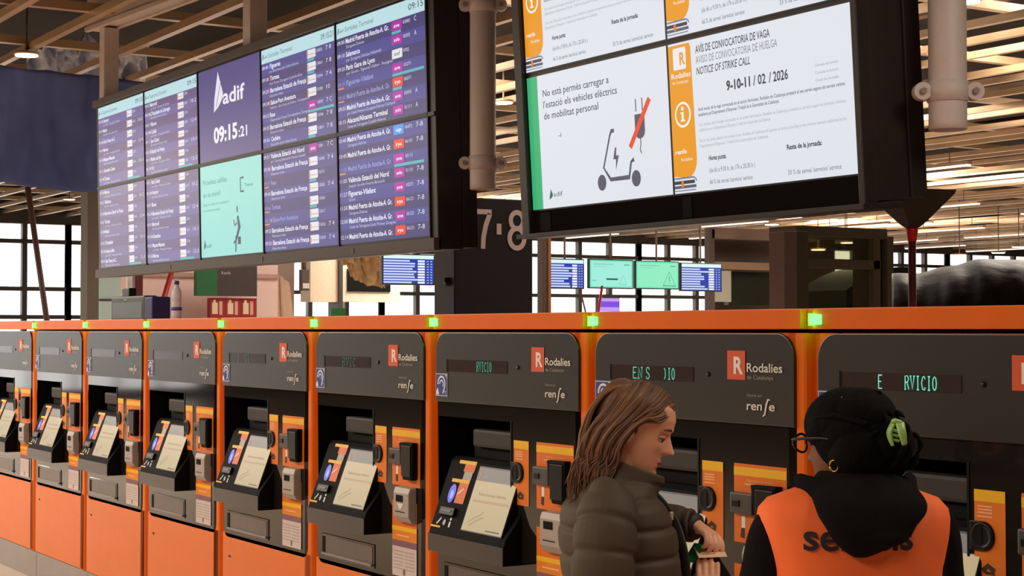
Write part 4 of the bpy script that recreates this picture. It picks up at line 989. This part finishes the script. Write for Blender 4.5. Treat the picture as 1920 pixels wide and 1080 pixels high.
e.tube([HM @ Vector((.079, -.022, -.0635)), HM @ Vector((.0885, -.008, -.059)), HM @ Vector((.0885, .008, -.059)), HM @ Vector((.079, .022, -.0635))], [.0015, .0036, .0036, .0015], LIP, 10, samples=14)
e.tube([HM @ Vector((.078, -.021, -.0645)), HM @ Vector((.0875, -.008, -.0685)), HM @ Vector((.0875, .008, -.0685)), HM @ Vector((.078, .021, -.0645))], [.0015, .0040, .0040, .0015], LIP, 10, samples=14)
e.tube([HM @ Vector((.0795, -.023, -.0640)), HM @ Vector((.0912, 0, -.0635)), HM @ Vector((.0795, .023, -.0640))], .0011, BROW, 8, samples=14); e.build('lips', wom)
# jacket
JK = mat('olive_quilted_nylon', (70, 57, 43), .7, var=.12, scale=18, bump=.12)
b = MB()
JT = [(.74, -.01, .150, .205), (.90, -.012, .148, .195), (1.00, -.014, .148, .185), (1.10, -.02, .155, .188), (1.18, -.028, .152, .190), (1.235, -.036, .132, .182), (1.275, -.034, .104, .140), (1.30, -.020, .092, .105)]
rows = []
for (z, cx, rx, ry) in dense(JT, .006):
    q = quilt(z, .742, .074, .055); rows.append((cx, 0, z, rx * q, ry * q))
loft(b, rows, JK, 72, 2.2)
def sleeve(P, R, n=80, step=.075):
    pts, ts = catmull(P, n); acc = 0; V = []; rr = []
    for i, p in enumerate(pts):
        if i: acc += (p - pts[i - 1]).length
        k = min(int(ts[i]), len(R) - 2); u = ts[i] - k; rr.append((R[k] * (1 - u) + R[k + 1] * u) * quilt(acc, .01, step, .075))
    b.tube(pts, rr, JK, 28)
sleeve([(-.060, -.120, 1.262), (-.082, -.175, 1.215), (-.098, -.208, 1.09), (-.098, -.222, .965), (-.0, -.180, .905), (.180, -.086, .968)], [.062, .080, .078, .074, .066, .050], 160)
sleeve([(-.045, .120, 1.262), (-.045, .180, 1.20), (-.015, .235, 1.10), (.10, .155, 1.165), (LW.x - .008, LW.y + .006, LW.z - .002)], [.062, .078, .072, .058, .044], 140)
# standing collar
CR = []
for i in range(9):
    t = i / 8; z = 1.258 + .088 * t; CR.append((-.012 + .030 * t, 0, z, .088 - .006 * t + .006 * math.sin(t * 2 * PI) ** 2, .094 - .014 * t))
loft(b, CR, JK, 48, 2.1)
jk = fused('jacket', b, .0042, 2, wom)
for v in jk.data.vertices:                              # the collar falls towards the front
    if v.co.z > 1.29: v.co.z -= (v.co.x - .0) * .36 * min(1, (v.co.z - 1.29) / .04)
e = MB(); e.box(-.005, .005, -.004, .004, -.011, .011, mat('zip_pull_pale', (210, 200, 170), .4), .002, Matrix.Translation((.109, -.050, 1.212))); e.build('zip_pull', wom)
# cuffs
e = MB(); e.tube([LW + Vector((-.014, .010, -.003)), LW + Vector((.004, -.005, -.006))], [.040, .034], mat('cuff_dark', (38, 32, 28), .6), 24); e.build('cuff', wom); e = MB(); e.tube([(.177, -.088, .967), RW + Vector((.002, .003, .002))], [.044, .036], mat('cuff_dark', (38, 32, 28), .6), 24); e.build('cuff', wom)
e = MB(); legs(e, mat('dark_trousers', (36, 36, 44), .7), .85); 
for v in e.bm.verts:
    c = Vector((0, .09 if v.co.y > 0 else -.09, v.co.z)); v.co = c + (v.co - c) * 1.12; v.co.z = max(v.co.z, .001)
e.build('trousers', wom)
# hair
H1, H2, H3 = mat('hair_brown', (104, 70, 48), .55, var=.3, scale=60, stretch=(1, 1, .2)), mat('hair_dark_brown', (78, 52, 37), .5, var=.3, scale=60), mat('hair_copper', (130, 90, 62), .5, var=.25, scale=60)
rnd = random.Random(5); b = MB()
ell(b, (-.030, 0, .018), (.086, .079, .096), H2, HM); ell(b, (-.060, 0, -.05), (.062, .078, .105), H2, HM); ell(b, (-.004, 0, .040), (.084, .0745, .080), H1, HM); ell(b, (-.068, 0, .03), (.060, .078, .086), H1, HM)
def lock(P, r, m):
    Q = []
    for p in P:
        k = max(0, -.02 - p[2]); Q.append(HM @ Vector((p[0] + .34 * k, p[1], p[2])))
    b.tube(Q, [x * .55 for x in r], m, 6, samples=26)
for side in (-1, 1):
    N = 640 if side < 0 else 330
    for i in range(N):
        t = (i + rnd.random()) / N; w = rnd.uniform(-1, 1); ph = t * 26 + rnd.uniform(-.5, .5); lay = rnd.uniform(.0, .013); fr = rnd.uniform(0, 1) ** 2
        x0 = .076 - .156 * t
        z0 = .113 - 13 * max(0, x0 - .02) ** 2 - 3.2 * max(0, -.03 - x0) ** 1.6
        P = [(x0, side * .004, z0 + lay)]
        P.append((x0 * .88 - .008 - .003 * w, side * (.058 + lay), z0 - .026))
        P.append((.020 - .120 * t + .005 * w, side * (.080 + lay + .003 * w), .034 - .040 * t + .010 * w))
        P.append((-.022 - .105 * t + .007 * math.sin(ph), side * (.082 + lay + .006 * math.sin(ph)), -.035 - .03 * t + .008 * w))
        P.append((-.040 - .100 * t + .010 * math.sin(ph + 1), side * (.076 + lay + .006 * w), -.092 - .012 * t))
        L = rnd.uniform(.02, .085)
        P.append((-.052 - .100 * t + .012 * math.sin(ph + 2.4), side * (.072 + .016 * rnd.random()), -.126 - .010 * t))
        P.append((-.070 - .090 * t + .016 * math.sin(ph + 4) + .006 - .010 * fr, side * (.068 + .024 * rnd.random()), -.156 - L))
        lock(P, [.0042, .0052, .0056, .0052, .0048, .0040, .0012], (H1, H1, H2, H3, H1)[int((t * 40 + rnd.random() * 1.6)) % 5])
for i in range(300):
    y = rnd.uniform(-.075, .075); w = rnd.uniform(-1, 1); ph = y * 120 + rnd.uniform(-.5, .5); L = rnd.uniform(.0, .06); lay = rnd.uniform(0, .010)
    P = [(-.05, y * .4, .108), (-.092 - lay, y * .85, .078), (-.116 - lay, y, .02), (-.126 - lay + .005 * w, y * 1.05, -.05), (-.138 + .010 * math.sin(ph), y * 1.05, -.11), (-.158 + .014 * math.cos(ph), y, -.165 - L)]
    lock(P, [.0044, .0055, .0058, .0055, .0046, .0012], (H1, H2, H1, H3)[int((y + 1) * 90) % 4])
b.build('hair', wom)
# what she holds and wears
def flat_card(name, c, ax, ay, w, h, th, m, label, cat, parent_m):
    X = Vector(ax).normalized(); Y = Vector(ay); Y = (Y - X * Y.dot(X)).normalized(); N = X.cross(Y)
    Mx = Matrix((X, Y, N)).transposed().to_4x4(); Mx.translation = Vector(c)
    bb = MB(); bb.box(-w / 2, w / 2, -h / 2, h / 2, -th / 2, th / 2, m, min(.001, th / 3), parent_m @ Mx); o = bb.build(name); return props(o, label, cat), parent_m @ Mx
bpy.context.view_layer.update(); WM = wom.matrix_world.copy()
o, CM = flat_card('paper_ticket', CARD, (1, .05, .02), (-.28, .80, .35), .078, .060, .0012, mat('ticket_paper', (232, 196, 160), .6), "cream paper ticket held in the woman's fingers", 'ticket', WM)
p = Paint(); 
for i in range(3): p.rect(-.028, -.015 + .011 * i, .010 + .008 * i, -.0125 + .011 * i, (150, 120, 96))
p.rect(.004, -.006, .012, .002, (90, 70, 56), 2)
q = p.build('print', o); q.matrix_world = CM @ Matrix.Translation((0, 0, .0008))
flat_card('travel_card', CARD + Vector((-.042, .006, -.004)), (.5, .3, .65), (-.45, .8, .1), .060, .040, .0012, mat('card_green', (24, 130, 78), .35), "green card held beside the woman's paper ticket", 'card', WM)
b = MB(); STR = mat('black_webbing', (22, 20, 20), .6)
b.tube([(-.10, .05, 1.305), (-.02, .10, 1.325), (.075, .070, 1.265), (.124, .015, 1.20), (.142, -.030, 1.13), (.152, -.05, 1.03), (.160, -.05, .93), (.185, -.05, .82)], [(.003, .013)] * 8, STR, 10, samples=40, flat=(1, 0, .3)); b.build('strap')
bagr = props(empty('shoulder_bag', wom.location, wom.rotation_euler.z), 'black shoulder bag with a broad strap across the olive jacket', 'bag')
bpy.data.objects['strap'].parent = bagr
b = MB(); b.box(.168, .235, -.16, .10, .58, .83, STR, .02); b.build('pouch', bagr)
b = MB(); ell(b, (.160, .075, 1.075), (.024, .030, .040), mat('thin_white_plastic', (196, 186, 182), .3, var=.2, trans=.3))
for v in b.bm.verts: v.co += Vector((1, 1, 1)) * .010 * mnoise.noise(v.co * 40)
o = b.build('plastic_wrapper', None, wom.location, (0, 0, wom.rotation_euler.z)); props(o, "crumpled clear plastic wrapper below the woman's ticket", 'wrapper')

# --- person in the orange vest, seen from behind
SKD = mat('brown_skin', (120, 72, 50), .5, var=.07, scale=40)
off = empty('person', floor_at(1610, 3.6), math.atan2(FH.y, FH.x) + .12)
props(off, 'person in an orange vest and black hoodie seen from behind, wearing glasses', 'person')
HO = Matrix.Translation((.01, .018, 1.456)) @ Rz(.70) @ Ry(.12)
b = MB(); head_geo(b, HO, SKD, ears=False)
b.tube([(-.03, 0, 1.24), (-.015, .004, 1.32), (.0, .014, 1.42)], [.066, .056, .056], SKD, 20, samples=10)
loft(b, [(0, 0, .84, .115, .165), (0, 0, .98, .10, .145), (0, 0, 1.12, .115, .155), (-.01, 0, 1.25, .10, .16), (-.015, 0, 1.31, .06, .10)], SKD)
LWo, RWo = Vector((.245, .16, 1.02)), Vector((.245, -.10, 1.02))
b.tube([(-.01, .165, 1.275), (.0, .232, 1.03), LWo], [.042, .030, .022], SKD, 16, samples=20); b.tube([(-.01, -.155, 1.275), (.01, -.195, 1.03), RWo], [.042, .030, .022], SKD, 16, samples=20)
hand(b, LWo, (.8, -.2, .05), (0, -.4, -.9), SKD, .35, s=-1); hand(b, RWo, (.8, .2, .05), (0, .4, -.9), SKD, .35, s=1)
legs(b, SKD, .88); fused('body', b, .0042, 3, off)
HB = mat('black_hoodie_fleece', (21, 18, 19), .95, spec=.1, var=.25, scale=40, bump=.1)
b = MB(); loft(b, [(0, 0, .80, .135, .19), (0, 0, .95, .125, .175), (0, 0, 1.12, .130, .178), (-.01, 0, 1.24, .118, .182), (-.012, 0, 1.30, .085, .150), (-.01, 0, 1.345, .070, .09)], HB, 56, 2.3)
b.tube([(-.01, .11, 1.300), (-.005, .172, 1.268), (.0, .205, 1.16), (.005, .233, 1.03), (.11, .205, 1.02), LWo], [.060, .066, .060, .055, .048, .038], HB, 22, samples=40)
b.tube([(-.01, -.10, 1.300), (-.005, -.150, 1.268), (.0, -.172, 1.16), (.01, -.195, 1.03), (.11, -.155, 1.02), RWo], [.060, .064, .058, .053, .048, .038], HB, 22, samples=40)
fused('hoodie', b, .006, 4, off)
b = MB(); HD = [(1.236, -.160, .012, .016), (1.248, -.162, .026, .044), (1.268, -.158, .036, .076), (1.295, -.148, .046, .104), (1.32, -.125, .062, .128), (1.345, -.095, .082, .134), (1.368, -.060, .098, .124), (1.388, -.036, .098, .104), (1.40, -.02, .085, .085)]
loft(b, [(cx, .012 + .040 * max(0, (1.33 - z) / .094), z, rx, ry * .90) for (z, cx, rx, ry) in dense(HD, .008)], HB, 48, 2.2)
for (sag, back, w, zt) in ((.014, .140, .122, 1.384), (.050, .186, .121, 1.372), (.088, .203, .108, 1.362)):
    P = []
    for i in range(17):
        t = -1 + i / 8; P.append((.02 - back * math.cos(t * 1.45), .012 - w * math.sin(t * 1.45), zt - sag * (1 - t * t)))
    b.tube(P, [.019 * (1 - .3 * abs(-1 + i / 8)) for i in range(17)], HB, 12)
fused('hood', b, .006, 5, off)
VEST = mat('hi_vis_orange_cloth', (255, 112, 50), .75, var=.05, scale=12, bump=.08)
VT = [(.84, .0, .150, .190), (1.0, .0, .142, .178), (1.12, -.003, .143, .178), (1.20, -.008, .140, .184), (1.27, -.012, .130, .200), (1.315, -.014, .110, .206), (1.345, -.014, .078, .180), (1.362, -.014, .050, .120)]
VE = 2.7
def vest_x(y, z):
    cx, rx, ry = interp(VT, z); t = min(.98, abs(y - .020) / ry); return cx - rx * (1 - t ** VE) ** (1 / VE)
b = MB(); loft(b, [(cx, .020, z, rx, ry * .985) for (z, cx, rx, ry) in dense(VT, .02)], VEST, 72, VE, cap=False)
for v in b.bm.verts: v.co += Vector((1, .3, 0)) * .006 * mnoise.noise(Vector((v.co.y * 14, v.co.z * 5, v.co.x * 3)))
o = b.build('vest', off); md = o.modifiers.new('cloth', 'SOLIDIFY'); md.thickness = .004; md.offset = 1
V, F, tw = text_geo('serveis', .02, 4); k = .057 / .727; kx = .226 / tw
b = MB(); VV = [(vest_x(.162 - vx * kx, 1.249 + vy * k) - .0085, .162 - vx * kx, 1.249 + vy * k) for vx, vy in V]
b.add(VV, F, ink((34, 28, 34), .7)); b.build('vest_lettering', off)['label'] = 'dark lettering on the back of the vest'
e = MB(); legs(e, mat('dark_trousers2', (30, 30, 36), .7), .88)
for v in e.bm.verts:
    c = Vector((0, .09 if v.co.y > 0 else -.09, v.co.z)); v.co = c + (v.co - c) * 1.12; v.co.z = max(v.co.z, .001)
e.build('trousers', off)
HK = mat('black_hair', (9, 8, 8), .85, spec=.12, var=.3, scale=50, bump=.25)
b = MB(); ell(b, (-.018, 0, .016), (.094, .087, .098), HK, HO, 36); ell(b, (-.038, 0, -.022), (.078, .095, .088), HK, HO); ell(b, (-.035, 0, .048), (.076, .080, .070), HK, HO); ell(b, (.0, 0, .042), (.0965, .084, .080), HK, HO); ell(b, (-.090, -.006, -.006), (.052, .060, .060), HK, HO)
rnd = random.Random(9)
for i in range(60):
    a = rnd.uniform(-1.4, 1.4); P = []
    for t in (0, .33, .66, 1):
        th = .3 + t * 1.75
        P.append(HO @ Vector((-.004 - .025 * t + .088 * math.cos(th) * math.cos(a * .3) - .02 * t, .090 * math.sin(a) * math.sin(.55 + t * 1.5), .016 + .097 * math.sin(th) * (1 - .25 * abs(math.sin(a))) - .05 * abs(math.sin(a)) * t)))
    b.tube(P, [.004, .005, .005, .003], HK, 6, samples=10)
for i in range(40):
    a = rnd.uniform(0, 6.28); z = rnd.uniform(-1, 1); r = math.sqrt(1 - z * z); c = Vector((-.092, -.006, -.006)); d = Vector((r * math.cos(a), r * math.sin(a), z)); t = d.cross(Vector((.3, .8, .4))).normalized()
    b.tube([HO @ (c + .058 * d - t * .02), HO @ (c + .066 * d), HO @ (c + .060 * d + t * .024)], [.003, .007, .002], HK, 6, samples=6)
b.build('hair', off)
b = MB(); GL = mat('clip_green', (156, 196, 110), .35); cc = Vector((-.142, .026, .010))
ang = 0
for s in (-1, 1):
    P = [cc + Vector((.008 * s, .014, .024)), cc + Vector((.015 * s, .022, .004)), cc + Vector((.014 * s, .016, -.022))]
    b.tube([HO @ q for q in P], [(.004, .010), (.005, .009), (.003, .006)], GL, 10, samples=10)
    for zz in (-.008, .002, .012): b.tube([HO @ (cc + Vector((.014 * s, .018, zz))), HO @ (cc + Vector((.004 * s, .006, zz - .006)))], .0032, GL, 8)
b.tube([HO @ (cc + Vector((-.010, .012, .023))), HO @ (cc + Vector((0, .022, .029))), HO @ (cc + Vector((.010, .012, .023)))], .005, GL, 8, samples=8); b.build('hair_clip', off)['label'] = 'pale green hair clip'
b = MB(); GF = mat('glasses_black', (22, 20, 22), .25); 
for s in (-1, 1):
    P = [HO @ Vector((.104 - .006 * abs(math.sin(t)) , s * .034 + .025 * math.cos(t), .010 + .020 * math.sin(t))) for t in [i * PI / 10 for i in range(21)]]
    b.tube(P, .0028, GF, 8); b.tube([HO @ Vector((.102, s * .058, .018)), HO @ Vector((.090, s * .074, .019)), HO @ Vector((.03, s * .082, .018)), HO @ Vector((-.02, s * .083, .010))], [.003, .0034, .003, .0026], GF, 8, samples=14)
b.tube([HO @ Vector((.104, -.010, .014)), HO @ Vector((.108, 0, .016)), HO @ Vector((.104, .010, .014))], .0026, GF, 8, samples=6); gl_o = b.build('glasses', off)
b = MB(); ell(b, (.094, .0715, .019), (.0035, .003, .0035), mat('hinge_metal', (210, 200, 195), .25, metal=.6), HO, 12); b.build('hinge_stud', gl_o)
b = MB(); P = [HO @ Vector((-.010 + .010 * math.cos(t), .086, -.044 + .012 * math.sin(t))) for t in [i * PI / 8 for i in range(17)]]; b.tube(P, .0022, mat('gold', (220, 160, 80), .25, metal=.8), 8); b.build('earring', off)
